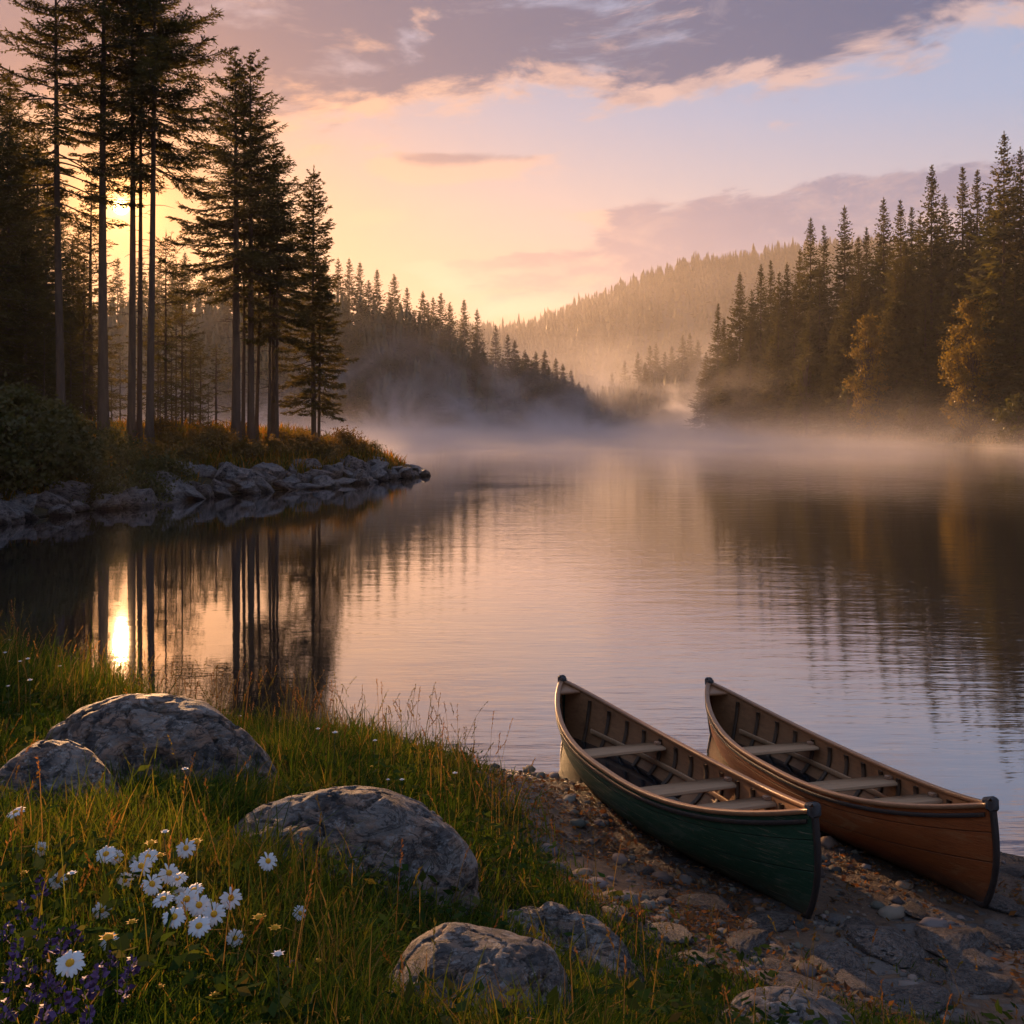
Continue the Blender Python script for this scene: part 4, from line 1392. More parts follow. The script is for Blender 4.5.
def skin(inset, smax=1.0, umax=1.0, flip=False):
    ss = np.linspace(0, 1, 15) ** 1.9 * smax
    u = UU[np.abs(UU) <= umax]
    mb = MB()
    S = np.r_[-ss[::-1], ss[1:]]
    U2, S2 = np.meshgrid(u, S, indexing='ij')
    P = c_pt(U2, np.abs(S2), np.sign(S2) + (S2 == 0), inset)
    P[..., 1] = np.where(S2 == 0, 0, P[..., 1])
    nu, ns = U2.shape
    i = np.arange(nu - 1)[:, None] * ns + np.arange(ns - 1)[None]
    q = np.stack([i, i + ns, i + ns + 1, i + 1], -1).reshape(-1, 4)
    if flip: q = q[:, ::-1]
    mb.add(P, q)
    return mb


def bar(P, A, B, wa, wb):
    """rectangular bar along P with cross axes A, B (arrays) of half sizes wa, wb"""
    P = np.asarray(P, float); n = len(P)
    A = np.broadcast_to(A, P.shape); B = np.broadcast_to(B, P.shape)
    wa = np.broadcast_to(wa, (n,))[:, None]; wb = np.broadcast_to(wb, (n,))[:, None]
    k = 0.72
    prof = [(1, k), (k, 1), (-k, 1), (-1, k), (-1, -k), (-k, -1), (k, -1), (1, -k)]
    V = np.stack([P + A * wa * a + B * wb * b for a, b in prof], 1).reshape(-1, 3)
    i = np.arange(n - 1)[:, None] * 8; j = np.arange(8)[None]; kx = (j + 1) % 8
    Q = np.stack([i + j, i + kx, i + 8 + kx, i + 8 + j], -1).reshape(-1, 4)
    e = (n - 1) * 8
    Q2 = [(0, 3, 4, 7), (0, 1, 2, 3), (7, 4, 5, 6), (e, e + 7, e + 4, e + 3), (e, e + 3, e + 2, e + 1), (e + 7, e + 6, e + 5, e + 4)]
    mb = MB(); mb.add(V, np.vstack([Q, Q2])); return mb


def side_dir(P):
    T = unit(np.gradient(P, axis=0))
    A = np.stack([T[:, 1], -T[:, 0], np.zeros(len(P))], -1)
    return unit(A)


def build_canoe(label, hullmat, seats):
    root = empty('canoe')
    tag(root, label, 'canoe', None)
    skin(0.0).build('hull', hullmat, root, smooth=True)
    skin(0.016, 0.985, 0.985, True).build('inner_lining', M['inner_wood'], root, smooth=True)
    u = np.linspace(-0.992, 0.992, 61)
    for sd in (-1, 1):
        P = c_pt(u, np.ones_like(u), sd); P[:, 2] += 0.010; P[:, 1] -= sd * 0.006
        A = side_dir(P)
        bar(P, A, np.array([0, 0, 1.0]), 0.022, 0.014).build('gunwale', M['gunwale_wood'], root, smooth=False)
        u2 = np.linspace(-0.985, 0.985, 61)
        P = c_pt(u2, np.full_like(u2, 0.925), sd); P[:, 1] += sd * 0.008
        bar(P, side_dir(P), np.array([0, 0, 1.0]), 0.008, 0.013).build('rub_rail', M['dark_iron'], root)
        u3 = np.linspace(-0.80, 0.86, 40)
        P = c_pt(u3, np.full_like(u3, 0.47), sd, 0.040)
        bar(P, side_dir(P), np.array([0, 0, 1.0]), 0.009, 0.020).build('seat_riser', M['seat_wood'], root)
    # frames
    for ur in np.linspace(-0.84, 0.84, 15):
        s = np.linspace(0, 1, 13) ** 1.7 * 0.93
        S = np.r_[-s[::-1], s[1:]]
        P = c_pt(np.full_like(S, ur), np.abs(S), np.where(S < 0, -1, 1), 0.027); P[:, 1] = np.where(S == 0, 0, P[:, 1])
        T = unit(np.gradient(P, axis=0))
        N = unit(np.cross(T, np.array([1.0, 0, 0])))
        bar(P, np.array([1.0, 0, 0]), N, 0.021, 0.010).build('rib', M['rib_wood'], root)
    # floor boards
    for k in range(5):
        yo = (k - 2) * 0.098
        tu = np.linspace(0.2, 0.86, 60); tz = c_keel(tu) + 0.060
        hw_ = c_pt(tu, (tz - c_keel(tu)) / (c_sheer(tu) - c_keel(tu)), 1, 0.03)[:, 1]
        okk = hw_ > abs(yo) + 0.05
        lim = float(tu[okk].max()) if okk.any() else 0.3
        uf = np.linspace(-lim, lim, 25)
        P = np.stack([uf * LH, np.full_like(uf, yo), c_keel(uf) + 0.052 + 0.006 * abs(k - 2) + (0.016 if k % 2 else 0.014)], -1)
        bar(P, np.array([0, 1.0, 0]), np.array([0, 0, 1.0]), 0.044, 0.007).build('floorboard', M['floor_wood'], root)
    # rain water pooled at the low end
    us = np.linspace(-0.90, -0.10, 30); V = []; Q = []
    for i, uu in enumerate(us):
        zz = 0.082 + 0.068 * (-0.10 - uu) * LH * 0.9
        kz = float(c_keel(np.array(uu)))
        hw = float(c_pt(np.array(uu), np.array(max(0.02, (zz - kz) / (float(c_sheer(np.array(uu))) - kz))), 1, 0.018)[1])
        V += [(uu * LH, -hw, zz), (uu * LH, hw, zz)]
        if i: Q.append((2 * i - 2, 2 * i, 2 * i + 1, 2 * i - 1))
    mesh('rain_water', V, Q, None, M['bilge'], root)
    # seats
    for us_, hw, dep in seats:
        su = us_; zt = float(c_sheer(np.array(su))) - dep
        sfrac = (zt - float(c_keel(np.array(su)))) / float(c_sheer(np.array(su)) - c_keel(np.array(su)))
        yw = float(c_pt(np.array(su), np.array(sfrac), 1, 0.02)[1])
        ext = float(c_pt(np.array(su - hw / LH * np.sign(su)), np.array(sfrac), 1, 0.02)[1]) - 0.004
        mb = MB(); mb.box((su * LH, 0, zt), (hw * 2, min(yw, ext) * 2 - 0.004, 0.026), bev=0.005)
        seat = mb.build('seat', M['seat_wood'], root)
        for sd in (-1, 1):
            mb = MB(); mb.box((su * LH, sd * (min(yw, ext) - 0.028), zt + 0.027), (0.05, 0.045, 0.026), bev=0.004)
            mb.build('knee', M['gunwale_wood'], seat)
    # stems, caps and little decks
    for e in (-1, 1):
        s = np.linspace(0.0, 1, 22)
        P = c_pt(np.full_like(s, e * 0.9992), s, 1); P[:, 1] = 0
        P[:, 0] += e * 0.006
        lowp = np.array([[e * (LH * 0.95 - q), 0, float(c_keel(np.array((LH * .95 - q) / LH)))] for q in (0.55, 0.40, 0.26, 0.13, 0.05)])
        P = np.vstack([lowp - np.array([0, 0, 0.006]), P])
        T = unit(np.gradient(P, axis=0)); N = unit(np.cross(T, np.array([0, 1.0, 0])))
        bar(P, np.array([0, 1.0, 0]), N, np.linspace(0.012, 0.019, len(P)), 0.016).build('stem_band', M['dark_iron'], root, smooth=False)
        zt = float(c_sheer(np.array(1.0)))
        mb = MB(); mb.box((e * (LH + 0.002), 0, zt + 0.012), (0.062, 0.075, 0.085), bev=0.016)
        mb.box((e * (LH - 0.035), 0, zt + 0.022), (0.05, 0.062, 0.04), bev=0.012)
        mb.build('stem_cap', M['dark_iron'], root)
        ud = np.linspace(0.90, 0.985, 6); V = []; Q = []
        for i, uu in enumerate(ud):
            q = c_pt(np.array(e * uu), np.array(1.0), 1)
            y_ = max(float(q[1]) - 0.010, 0.002)
            V += [(q[0], -y_, q[2] - 0.002), (q[0], y_, q[2] - 0.002), (q[0], -y_, q[2] - 0.022), (q[0], y_, q[2] - 0.022)]
            if i:
                b_ = 4 * i
                Q += [(b_ - 4, b_, b_ + 1, b_ - 3), (b_ - 2, b_ - 1, b_ + 3, b_ + 2)]
        Q.append((0, 1, 3, 2))
        mesh('deck', V, Q, None, M['gunwale_wood'], root)
    return root


def moor(root, near, far):
    """near and far: where the tops of the two stems stand"""
    near, far = np.array(near), np.array(far)
    d = near - far; L = np.linalg.norm(d); u_ = d / L
    yaw = math.atan2(d[1], d[0]); pitch = -math.asin(u_[2])
    root.rotation_euler = (0, pitch, yaw)
    s = L / (2 * LH)
    root.scale = (s, s, s)
    up = np.array([-u_[2] * u_[0], -u_[2] * u_[1], 1 - u_[2] ** 2]); up /= np.linalg.norm(up)
    root.location = (near + far) / 2 - up * 0.67 * s


SE = [(-0.36, 0.105, 0.085), (0.19, 0.105, 0.065), (0.50, 0.085, 0.055)]
green = build_canoe('weathered dark green wooden canoe pulled half ashore, left of the two', M['green_paint'], SE)
moor(green, at(814, 812, 5.62), at(562, 681, 9.35))
orange = build_canoe('orange brown varnished wooden canoe pulled half ashore, right of the two', M['orange_varnish'], SE + [(0.66, 0.06, 0.085)])
moor(orange, at(992, 806, 5.75), at(709, 683, 9.4))
# ------------------------------------------------------------------ grass of the near bank
g = np.random.default_rng(21)


def off_boulders(x, y, k=0.90):
    ok = np.ones(x.shape, bool)
    for bx, by, a, b in BOULD:
        ok &= ((x - bx) / (a * k)) ** 2 + ((y - by) / (b * k)) ** 2 > 1
    return ok


def scatter(n, ymin=1.6, ymax=11.5, power=1.0):
    u = g.random(n)
    y = ymin * (ymax / ymin) ** u
    x = g.uniform(-0.62, 0.62, n) * y + g.normal(0, 0.05, n)
    return x, y


NC = 15000
cx_, cy_ = scatter(NC)
e = grass_edge(cx_, cy_)
d = shore_dist(cx_, cy_)
patch = fbm(np.stack([cx_ * 1.3, cy_ * 1.3, cx_ * 0 + 5], -1), 3)
prob = np.where(e > 0.16, 1.0, np.where(e > -0.12, 0.35, np.where((e > -1.5) & (patch > -0.02) & (cy_ < 5.1), 0.45, 0.0)))
keep = (g.random(NC) < prob) & (d > 0.03) & off_boulders(cx_, cy_)
cx_, cy_, e, d, patch = cx_[keep], cy_[keep], e[keep], d[keep], patch[keep]; NC = len(cx_)
per = 16
cl = np.repeat(np.arange(NC), per)
n = len(cl)
r_ = 0.020 + 0.010 * cy_[cl]
x = cx_[cl] + g.normal(0, 1, n) * r_; y = cy_[cl] + g.normal(0, 1, n) * r_
ok = off_boulders(x, y, 0.86) & (shore_dist(x, y) > -0.05)
x, y, cl = x[ok], y[ok], cl[ok]; n = len(x)
tall = np.clip(e[cl], 0, 1)
lowright = sstep(0.0, 0.9, x) * (1 - sstep(5.0, 6.2, y))          # short worn turf at the front right
far_ = sstep(4.6, 7.5, y)
Lc = (0.060 + 0.065 * tall + 0.10 * np.clip(patch[cl] + 0.2, 0, 1)) * (1 + far_ * np.where(x < -3.1, 1.3, np.where(x > -1.35, 1.0, 0.25))) * (1 - 0.4 * lowright) * g.uniform(0.75, 1.25, NC)[cl]
L = Lc * g.uniform(0.45, 1.35, n) * np.where(g.random(n) < 0.04, 1.5, 1.0)
warmc = np.clip(0.28 + 0.9 * patch + 0.35 * (e < 0.5), 0, 1)
c1 = np.array([(0.026, 0.056, 0.010), (0.045, 0.082, 0.014), (0.075, 0.108, 0.018), (0.11, 0.112, 0.022), (0.19, 0.14, 0.045)])
kc = np.clip(warmc * 2.6 + g.normal(0, 1.1, NC), 0, 4)[cl] + g.normal(0, 0.55, n)
kc = np.clip(kc, 0, 3.999); k0 = kc.astype(int); fr_ = (kc - k0)[:, None]
col = c1[k0] * (1 - fr_) + c1[np.minimum(k0 + 1, 4)] * fr_
dry = g.random(n) < 0.06 + 0.12 * np.clip(fbm(np.stack([x * 2.1, y * 2.1, x * 0 + 21], -1), 3) * 2, 0, 1)
col[dry] = np.array([(0.20, 0.14, 0.06)]) * g.uniform(0.5, 1.2, (int(dry.sum()), 1))
col *= g.uniform(0.75, 1.25, (n, 1))
azc = g.uniform(0, 6.28, NC)[cl] + g.normal(0, 1.1, n)
gr = blades('grass', np.stack([x, y, ground_z(x, y) - 0.012], -1), L, g.uniform(0.0035, 0.0075, n) * (0.8 + 0.07 * y), azc,
            np.clip(g.beta(2, 1.9, n) * 1.15, 0.05, 0.93), col, M['tinted'], col * np.array([1.2, 1.15, 0.9]))
tag(gr, 'long green and gold meadow grass covering the near bank', 'grass', kind='stuff')

# broad low leaves among the grass
n = 26000
x, y = scatter(n)
ok = (grass_edge(x, y) > 0.0) & off_boulders(x, y) & (shore_dist(x, y) > 0.1) & (fbm(np.stack([x * 2.7, y * 2.7, x * 0 + 31], -1), 3) > -0.02)
x, y = x[ok], y[ok]; n = len(x)
z = ground_z(x, y) + g.uniform(0.03, 0.19, n)
Ls = g.uniform(0.025, 0.075, n)
D = unit(np.stack([g.normal(0, 1, n), g.normal(0, 1, n), g.normal(0.1, 0.4, n)], -1))
V = kites(np.stack([x, y, z], -1), D, Ls, Ls * g.uniform(0.35, 0.6, n), unit(np.array([0, 0, 1.0])[None] + g.normal(0, 0.5, (n, 3))))
cc = np.repeat(palette(g, n, [(0.03, 0.055, 0.014), (0.05, 0.075, 0.02), (0.09, 0.085, 0.025)], [4, 3, 1]), 4, 0)
hb = mesh('low_herbs', V, np.arange(4 * n).reshape(-1, 4), None, M['tinted'], tint=cc)
tag(hb, 'small broad leaves of low herbs mixed into the near grass', 'ground plants', kind='stuff')

# seed-headed stalks
n = 3200
x, y = scatter(n, 2.6, 11.0)
d = shore_dist(x, y)
ok = (grass_edge(x, y) > 0.05) & off_boulders(x, y) & (d > 0.05) & (g.random(n) < np.where(d < 2.4, 0.95, 0.12))
x, y = x[ok], y[ok]; n = len(x)
Ls = g.uniform(0.25, 0.50, n) * (1 + 0.35 * sstep(4.5, 7, y))
cc = palette(g, n, [(0.11, 0.09, 0.03), (0.18, 0.12, 0.05), (0.09, 0.10, 0.03)], [1, 1, 1])
az_ = g.uniform(0, 6.28, n); ln = g.uniform(0.05, 0.4, n)
P0 = np.stack([x, y, ground_z(x, y) - 0.01], -1)
st_ = blades('tall_grass', P0, Ls, 0.0026 + 0.0003 * y, az_, ln, cc, M['tinted'])
# heads
V = []; Cc = []
dirv = np.stack([np.cos(az_), np.sin(az_), np.zeros(n)], -1)
for q in range(11):
    f = 0.80 + 0.018 * q
    c_ = P0 + dirv * (ln * Ls * f ** 2)[:, None]; c_[:, 2] += Ls * f * np.sqrt(np.maximum(0.08, 1 - (ln * f) ** 2))
    D = unit(dirv * 0.5 + np.array([0, 0, 1.0])[None] + g.normal(0, 0.35, (n, 3)))
    V.append(kites(c_, D, np.full(n, 0.017), np.full(n, 0.0035) + 0.0007 * y, unit(g.normal(0, 1, (n, 3)))))
    Cc.append(np.repeat(cc * np.array([1.3, 1.0, 0.9]), 4, 0))
V = np.vstack(V)
sh = mesh('seed_heads', V, np.arange(len(V)).reshape(-1, 4), None, M['tinted'], st_, tint=np.vstack(Cc))
sh['kind'] = 'stuff'
tag(st_, 'thin seed-headed grass stalks standing above the near grass', 'tall grass', kind='stuff')

# leaf litter, bark and gravel on the landing
n = 52000
u = g.random(n); y = 3.6 * (8.2 / 3.6) ** u
x = g.uniform(-0.2, 0.62, n) * y
e = grass_edge(x, y); d = shore_dist(x, y)
lit = fbm(np.stack([x * 1.8, y * 1.8, x * 0 + 12], -1), 3)
ok = (e < 0.25) & (d > 0.04) & (g.random(n) < np.clip(0.35 + 1.6 * lit, 0.05, 1))
x, y = x[ok], y[ok]; n = len(x)
Ls = g.uniform(0.015, 0.06, n)
D = unit(np.stack([g.normal(0, 1, n), g.normal(0, 1, n), g.normal(0.05, 0.28, n)], -1))
V = kites(np.stack([x, y, ground_z(x, y) + g.uniform(0.002, 0.014, n)], -1), D, Ls, Ls * g.uniform(0.12, 0.6, n), unit(np.array([0, 0, 1.0])[None] + g.normal(0, 0.45, (n, 3))))
cc = np.repeat(palette(g, n, [(0.15, 0.075, 0.035), (0.24, 0.105, 0.04), (0.09, 0.06, 0.04), (0.30, 0.12, 0.035), (0.20, 0.16, 0.12)], [3, 3, 2, 1.4, 1]), 4, 0)
ll = mesh('leaf_litter', V, np.arange(4 * n).reshape(-1, 4), None, M['tinted'], tint=cc)
tag(ll, 'fallen leaves and bark chips strewn over the earth landing', 'leaf litter', kind='stuff')
n = 6500
u = g.random(n); y = 3.6 * (8.6 / 3.6) ** u
x = g.uniform(-0.1, 0.62, n) * y
e = grass_edge(x, y); d = shore_dist(x, y)
ok = (e < 0.05) & (d > -0.25) & (fbm(np.stack([x * 1.3, y * 1.3, x * 0 + 2], -1), 3) > np.where(d < 0.7, -0.5, 0.10))
x, y = x[ok], y[ok]; n = len(x)
V0, Q0 = cube_sphere(4)
rad = np.minimum(0.006 * np.exp(g.normal(0.15, 0.85, n)), 0.06)
th = g.uniform(0, 6.28, n)
Vr = V0[None] * (1 + g.uniform(-0.22, 0.22, (n, len(V0), 1)))
Vr = Vr * (rad[:, None] * np.stack([g.uniform(.8, 1.5, n), g.uniform(.8, 1.2, n), g.uniform(.4, .8, n)], -1))[:, None]
ct, st2 = np.cos(th)[:, None], np.sin(th)[:, None]
Vr = np.stack([Vr[..., 0] * ct - Vr[..., 1] * st2, Vr[..., 0] * st2 + Vr[..., 1] * ct, Vr[..., 2]], -1)
Vr = Vr + np.stack([x, y, ground_z(x, y)], -1)[:, None]
Qr = (Q0[None] + (np.arange(n) * len(V0))[:, None, None]).reshape(-1, 4)
cc = np.repeat(palette(g, n, [(0.10, 0.085, 0.07), (0.16, 0.13, 0.105), (0.07, 0.055, 0.045), (0.15, 0.10, 0.07)], [3, 1.5, 2, 2]), len(V0), 0)
m = new_mat('pebble_stone'); M['pebble'] = finish(m, xattr(), 0.8, xnoise(xpos(), 60.0, 3.0), 0.004, 0.6, 0.3)
pb = mesh('gravel', Vr.reshape(-1, 3), Qr, None, M['pebble'], smooth=True, tint=cc)
tag(pb, 'small stones and gravel scattered over the earth landing', 'gravel', kind='stuff')

# ------------------------------------------------------------------ flowers
m = new_mat('white_petal'); M['petal'] = finish(m, xmix(xnoise(xobj(), 60.0, 3.0), (0.46, 0.46, 0.46), (0.68, 0.67, 0.65)), 0.6)
m = new_mat('yellow_disc'); nn_ = xnoise(xobj(), 420.0, 3.0); M['disc'] = finish(m, xmix(nn_, (0.50, 0.22, 0.012), (0.78, 0.42, 0.02)), 0.7, nn_, 0.002, 1.0)
m = new_mat('purple_petal'); M['purple'] = finish(m, xmix(xnoise(xobj(), 50.0, 3.0), (0.06, 0.03, 0.11), (0.14, 0.08, 0.21)), 0.6)
M['stem'] = leaf_mat('flower_stem', (0.035, 0.06, 0.015), (0.06, 0.085, 0.02), 0.3, nscale=12)


def dome(r, hgt, n=10, rings=4):
    V, Q, T = [], [], []
    for i in range(rings):
        t = i / rings * math.pi / 2
        for j in range(n):
            a = j * 6.283 / n
            V.append((r * math.cos(t) * math.cos(a), r * math.cos(t) * math.sin(a), hgt * math.sin(t)))
        if i:
            for j in range(n):
                k = (j + 1) % n
                Q.append(((i - 1) * n + j, (i - 1) * n + k, i * n + k, i * n + j))
    V.append((0, 0, hgt))
    for j in range(n): T.append(((rings - 1) * n + j, (rings - 1) * n + (j + 1) % n, len(V) - 1))
    return V, Q, T


def daisy(seed, head_r, stem_h, tilt, missing=0.0, npet=19, disc=0.30):
    """daisy with its head at stem_h; tilt = (angle, direction)"""
    gg = np.random.default_rng(seed)
    root = empty('daisy')
    nrm = np.array([math.sin(tilt[0]) * math.cos(tilt[1]), math.sin(tilt[0]) * math.sin(tilt[1]), math.cos(tilt[0])])
    top = np.array([0, 0, stem_h])
    base = np.array([gg.normal(0, 0.03), gg.normal(0, 0.03), -0.03])
    mb = MB(); s = np.linspace(0, 1, 7)[:, None]
    P = base * (1 - s) + top * s + np.sin(s * 3.14) * np.array([gg.normal(0, .015), gg.normal(0, .015), 0])
    mb.tube(P, np.linspace(0.0022, 0.0016, 7), 5)
    mb.build('stem', M['stem'], root, smooth=True)
    a = unit(np.cross(nrm, [0.3, 1.0, 0.1])); b = np.cross(nrm, a)
    fr3 = np.stack([a, b, nrm], 1)
    V, Q = [], []
    for k in range(npet):
        if gg.random() < missing: continue
        an = k * 6.283 / npet + gg.normal(0, 0.06); L = head_r * gg.uniform(0.88, 1.08); w = head_r * 0.30 * gg.uniform(.8, 1.15)
        d0 = gg.normal(0, 0.05)
        ci, si = math.cos(an), math.sin(an)
        o = len(V)
        for t, ww, zz in ((disc * .8, 0.5, 0.0), (0.55, 1.0, 0.05), (0.85, 0.85, 0.0), (1.0, 0.35, -0.10)):
            r_ = L * t
            for sg in (-1, 1):
                V.append((ci * r_ - si * w * ww * .5 * sg, si * r_ + ci * w * ww * .5 * sg, head_r * (zz + d0 * t) + 0.0004 * (k % 3)))
        for q in range(3): Q.append((o + 2 * q, o + 2 * q + 1, o + 2 * q + 3, o + 2 * q + 2))
    V = np.array(V) @ fr3.T + top
    mesh('petals', V, Q, None, M['petal'], root, smooth=True)
    dv, dq, dt = dome(head_r * disc, head_r * 0.20)
    mesh('flower_centre', np.array(dv) @ fr3.T + top + nrm * 0.0006, dq, dt, M['disc'], root, smooth=True)
    return root


kd = [daisy(1, 0.034, 0.20, (0.55, -1.5)), daisy(2, 0.033, 0.22, (0.85, -1.2), 0.08), daisy(3, 0.032, 0.19, (0.3, -2.0)), daisy(4, 0.030, 0.18, (1.1, -1.0), 0.2)]
DS = [(106, 854, 0, 'white daisy at the left end of the upper daisy clump, wide open'), (116, 849, 3, None), (137, 854, 3, None), (148, 857, 0, 'large open white daisy in the middle of the upper daisy clump'),
      (141, 866, 1, None), (186, 848, 1, 'white daisy standing apart between the upper clump and the pinkish boulder'), (268, 861, 1, 'single white daisy in front of the pinkish grey boulder'),
      (169, 873, 1, None), (178, 879, 2, None), (194, 890, 2, None), (187, 899, 1, None), (199, 905, 1, None), (214, 902, 3, None), (231, 898, 1, 'white daisy at the right end of the lower daisy clump'),
      (174, 917, 0, 'largest white daisy, with spread petals, lower left of the lower daisy clump'), (199, 926, 0, 'white daisy lowest of the lower daisy clump, facing the viewer'),
      (70, 963, 0, 'lone white daisy low at the bottom left among purple flowers'), (235, 929, 3, 'ragged white daisy with missing petals below the lower clump'), (41, 841, 3, 'small white daisy far left in the grass above the clump'),
      (110, 932, 3, 'drooping white daisy with few petals left of the lower clump'), (180, 886, 3, None), (102, 901, 3, None), (205, 897, 3, None)]
DS += [(125, 872, 3, None), (152, 884, 1, None), (163, 899, 2, None), (214, 914, 1, None), (58, 872, 3, 'small half-open daisy left of the daisy clumps'), (16, 812, 2, 'white daisy near the left edge in front of the cut-off grey boulder'), (300, 905, 3, 'small daisy right of the two bright yellow flowers')]
used_d = set()
for i, (px, py, k, lab) in enumerate(DS):
    sh_ = [0.20, 0.22, 0.19, 0.18][k]
    p_ = hit(px, py, sh_)
    loc = (p_[0], p_[1], p_[2] - sh_)
    l_ = lab or 'white daisy crowded among others in the daisy clumps beside the pinkish boulder'
    grp = None if lab else 'white daisies crowded in the clumps'
    sc_ = 1.0 if k < 3 else 0.85
    if k not in used_d:
        used_d.add(k); kd[k].location = loc; kd[k].scale = (sc_,) * 3; tag(kd[k], l_, 'flower', grp)
    else:
        c_ = copy_tree(kd[k], loc, g.uniform(-0.5, 0.5), sc_)
        for key in ('group',):
            if key in c_: del c_[key]
        tag(c_, l_, 'flower', grp)


def small_flower(name, seed, r, h, mat, n=7):
    gg = np.random.default_rng(seed)
    root = empty(name)
    mb = MB(); mb.tube(np.array([(0.01, 0, -0.02), (0.004, 0.003, h * .5), (0, 0, h)]), [0.0018, 0.0015, 0.0012], 4)
    mb.build('stem', M['stem'], root)
    V, Q, T = dome(r, r * 0.75, 8, 3)
    V2, Q2, T2 = dome(r * 0.95, -r * 0.35, 8, 2)
    mb = MB()
    V = np.array(V); V = V * (1 + gg.uniform(-.16, .16, (len(V), 1)))
    mb.add(V + np.array([0, 0, h]), Q, T); mb.add(np.array(V2) + np.array([0, 0, h - 0.0005]), Q2, T2)
    for q in range(n):
        a = q * 6.283 / n
        mb.add(kites(np.array([[0, 0, h]]), unit(np.array([[math.cos(a), math.sin(a), 0.15]])), np.array([r * 1.9]), np.array([r * 0.9]), np.array([[0, 0, 1.0]])), [(0, 1, 2, 3)])
    mb.build('bloom', mat, root)
    return root


yb = small_flower('yellow_flower', 3, 0.013, 0.22, M['disc'])
YL = [(151, 843, 'yellow button flower at the top of the upper daisy clump'), (160, 851, 'yellow flower right against the upper daisy clump'), (196, 844, 'small yellow flower behind the daisy standing apart'),
      (259, 917, 'left of the two bright yellow flowers right of the daisy clumps'), (275, 921, 'right of the two bright yellow flowers right of the daisy clumps'), (108, 938, 'yellow flower beside the drooping daisy')]
for i, (px, py, lab) in enumerate(YL):
    p_ = hit(px, py, 0.22); loc = (p_[0], p_[1], p_[2] - 0.22)
    if i == 0: yb.location = loc; tag(yb, lab, 'flower')
    else: copy_tree(yb, loc, g.uniform(0, 6), g.uniform(.85, 1.2), None, lab)
GY = [(24, 846), (58, 900), (132, 902), (250, 893), (300, 870), (318, 935), (160, 945), (215, 962), (262, 990), (345, 985), (92, 828), (180, 818), (420, 742), (372, 752), (300, 712), (452, 772)]
for px, py in GY:
    p_ = hit(px, py, 0.22); copy_tree(yb, (p_[0], p_[1], p_[2] - 0.22), g.uniform(0, 6), g.uniform(.5, .75), 'tiny yellow flowers through the grass', 'tiny yellow flower dotted through the grass of the near bank')
wb = small_flower('white_flower', 5, 0.0085, 0.30, M['petal'])
pos = []
SPOT = [(10, 640), (35, 632), (20, 660), (45, 648), (60, 668), (8, 680), (70, 655), (30, 690), (15, 618), (52, 628), (28, 668), (62, 640), (5, 655), (240, 712), (268, 700), (285, 702), (258, 696), (300, 700), (335, 745), (388, 765), (402, 778), (455, 780), (375, 740), (318, 728), (185, 772), (72, 865), (278, 965), (165, 830)]
for i, (px, py) in enumerate(SPOT):
    p_ = hit(px, py, 0.30, 1.2, 12.0)
    if shore_dist(np.array([p_[0]]), np.array([p_[1]]))[0] < 0.03: continue
    pos.append((p_[0], p_[1], p_[2] - 0.30))
for i, loc in enumerate(pos):
    lab = 'tiny white flower dotted through the long grass of the near bank'; grp = 'tiny white flowers through the grass'
    if i == 0: wb.location = loc; tag(wb, lab, 'flower', grp)
    else: copy_tree(wb, loc, g.uniform(0, 6), g.uniform(.7, 1.25), grp, lab)


def purple(seed, h):
    gg = np.random.default_rng(seed); root = empty('purple_flower')
    mb = MB(); mb.tube(np.array([(0.01, 0.01, -0.02), (0, 0, h * .5), (0.006, 0, h)]), [0.002, 0.0017, 0.0012], 4); mb.build('stem', M['stem'], root)
    n = 26; f = gg.random(n); a = gg.uniform(0, 6.28, n)
    P = np.stack([np.cos(a) * .008 * (1.1 - f), np.sin(a) * .008 * (1.1 - f), h * 0.72 + h * 0.3 * f], -1)
    D = unit(np.stack([np.cos(a), np.sin(a), gg.uniform(0, .8, n)], -1))
    Lp = 0.020 * (1.15 - 0.6 * f)
    V = kites(P, D, Lp, Lp * 0.75, unit(gg.normal(0, 1, (n, 3))))
    mesh('florets', V, np.arange(4 * n).reshape(-1, 4), None, M['purple'], root)
    return root


pk = [purple(1, 0.17), purple(2, 0.21)]
g2 = np.random.default_rng(4)
PP = [(8, 925), (18, 940), (38, 918), (50, 925), (28, 955), (48, 960), (52, 975), (12, 960), (85, 985), (88, 1000), (100, 975), (125, 975), (132, 968), (112, 940), (30, 985), (62, 1000), (292, 955), (40, 880),
      (22, 902), (60, 942), (5, 1005), (75, 915), (45, 1012)]
for i, (px, py) in enumerate(PP):
    k = i % 2; h_ = [0.17, 0.21][k]
    p_ = hit(px, py, h_); loc = (p_[0], p_[1], p_[2] - h_)
    far_one = px == 292
    lab = 'single purple flower spike in the grass right of the daisies' if far_one else 'purple flower spike in the dark grass at the bottom left'
    grp = None if far_one else 'purple flower spikes at the bottom left'
    if i < 2: pk[k].location = loc; tag(pk[k], lab, 'flower', grp)
    else:
        c_ = copy_tree(pk[k], loc, g2.uniform(0, 6), g2.uniform(.8, 1.15), grp, lab)
        if far_one and 'group' in c_: del c_['group']

# ------------------------------------------------------------------ mist and haze
def vol_box(name, lo, hi, mat, inset=None):
    mb = MB(); lo, hi = np.array(lo, float), np.array(hi, float)
    mb.box((lo + hi) / 2, hi - lo)
    o = mb.build(name, mat)
    return o


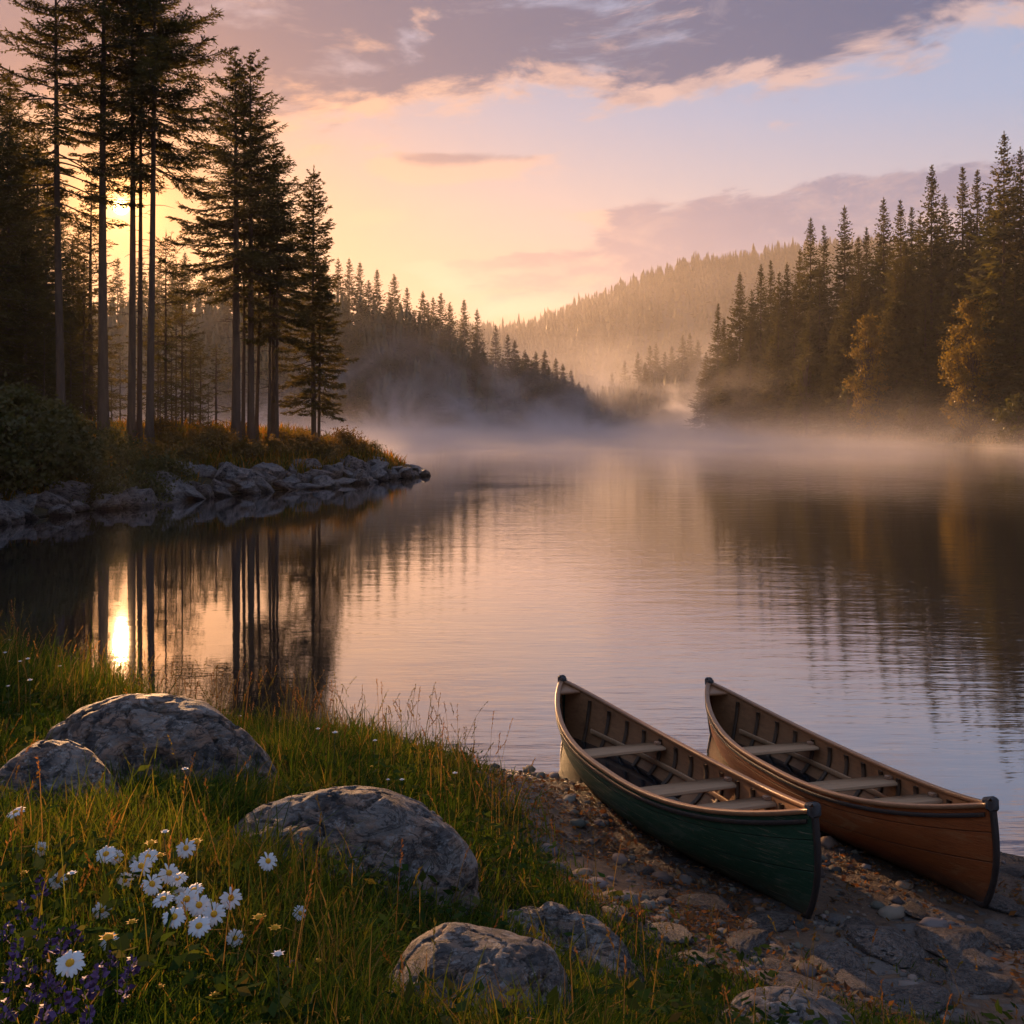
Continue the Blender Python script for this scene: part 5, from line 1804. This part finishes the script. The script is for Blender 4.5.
m = bpy.data.materials.new('lake_mist'); m.use_nodes = True; nt = m.node_tree; nt.nodes.clear(); X.nt = nt
p = xpos(); vx, vy, vz = xsep(p)
w1 = xnoise(xscale(p, 0.050, 0.026, 0.060), 1.0, 4.0, 0.6, 1.0)
w2 = xnoise(xscale(p, 0.012, 0.012, 0.02), 1.0, 2.0, 0.5, 0.3)
low_l = xexp(vz * (-1.0 / 1.3)) * (xstep(0.40, 0.66, w1) * 0.95 + 0.08) * xstep(60.0, 165.0, vy) * MIST_LOW
wisp = (1.0 - xstep(270.0, 350.0, vy) * 0.8) * xexp(vz * (-1.0 / 7.5)) * xstep(0.51, 0.68, w1) * xstep(140.0, 290.0, vy) * MIST_WISP
bank = xexp(vz * (-1.0 / 22.0)) * (w2 + 0.3) * xstep(250.0, 360.0, vy) * MIST_BANK
dens = low_l + wisp + bank
pv = nt.nodes.new('ShaderNodeVolumePrincipled')
pv.inputs['Color'].default_value = (0.95, 0.92, 0.96, 1)
pv.inputs['Anisotropy'].default_value = 0.35
nt.links.new(dens.s, pv.inputs['Density'])
o = nt.nodes.new('ShaderNodeOutputMaterial'); nt.links.new(pv.outputs[0], o.inputs['Volume'])
mist = vol_box('mist', (-190, 58, 0.03), (120, 480, 34), m)
tag(mist, 'morning mist lying and curling over the far lake', 'mist', kind='stuff')
m.volume_intersection_method if hasattr(m, 'volume_intersection_method') else None

m = bpy.data.materials.new('valley_air'); m.use_nodes = True; nt = m.node_tree; nt.nodes.clear()
pv = nt.nodes.new('ShaderNodeVolumePrincipled')
pv.inputs['Color'].default_value = (0.97, 0.92, 0.93, 1)
pv.inputs['Density'].default_value = VALLEY
pv.inputs['Anisotropy'].default_value = 0.4
o = nt.nodes.new('ShaderNodeOutputMaterial'); nt.links.new(pv.outputs[0], o.inputs['Volume'])
vh = vol_box('valley_mist', (-760, 353, -2.5), (900, 1090, 118), m)
tag(vh, 'thin golden mist filling the valley before the far ridge', 'mist', kind='stuff')

m = bpy.data.materials.new('haze_air'); m.use_nodes = True; nt = m.node_tree; nt.nodes.clear()
pv = nt.nodes.new('ShaderNodeVolumePrincipled')
pv.inputs['Color'].default_value = (0.96, 0.92, 0.94, 1)
pv.inputs['Density'].default_value = HAZE
pv.inputs['Anisotropy'].default_value = HAZE_G
o = nt.nodes.new('ShaderNodeOutputMaterial'); nt.links.new(pv.outputs[0], o.inputs['Volume'])
haze = vol_box('haze', (-1750, -1750, -2.8), (1750, 1750, 205), m)
tag(haze, kind='stuff')
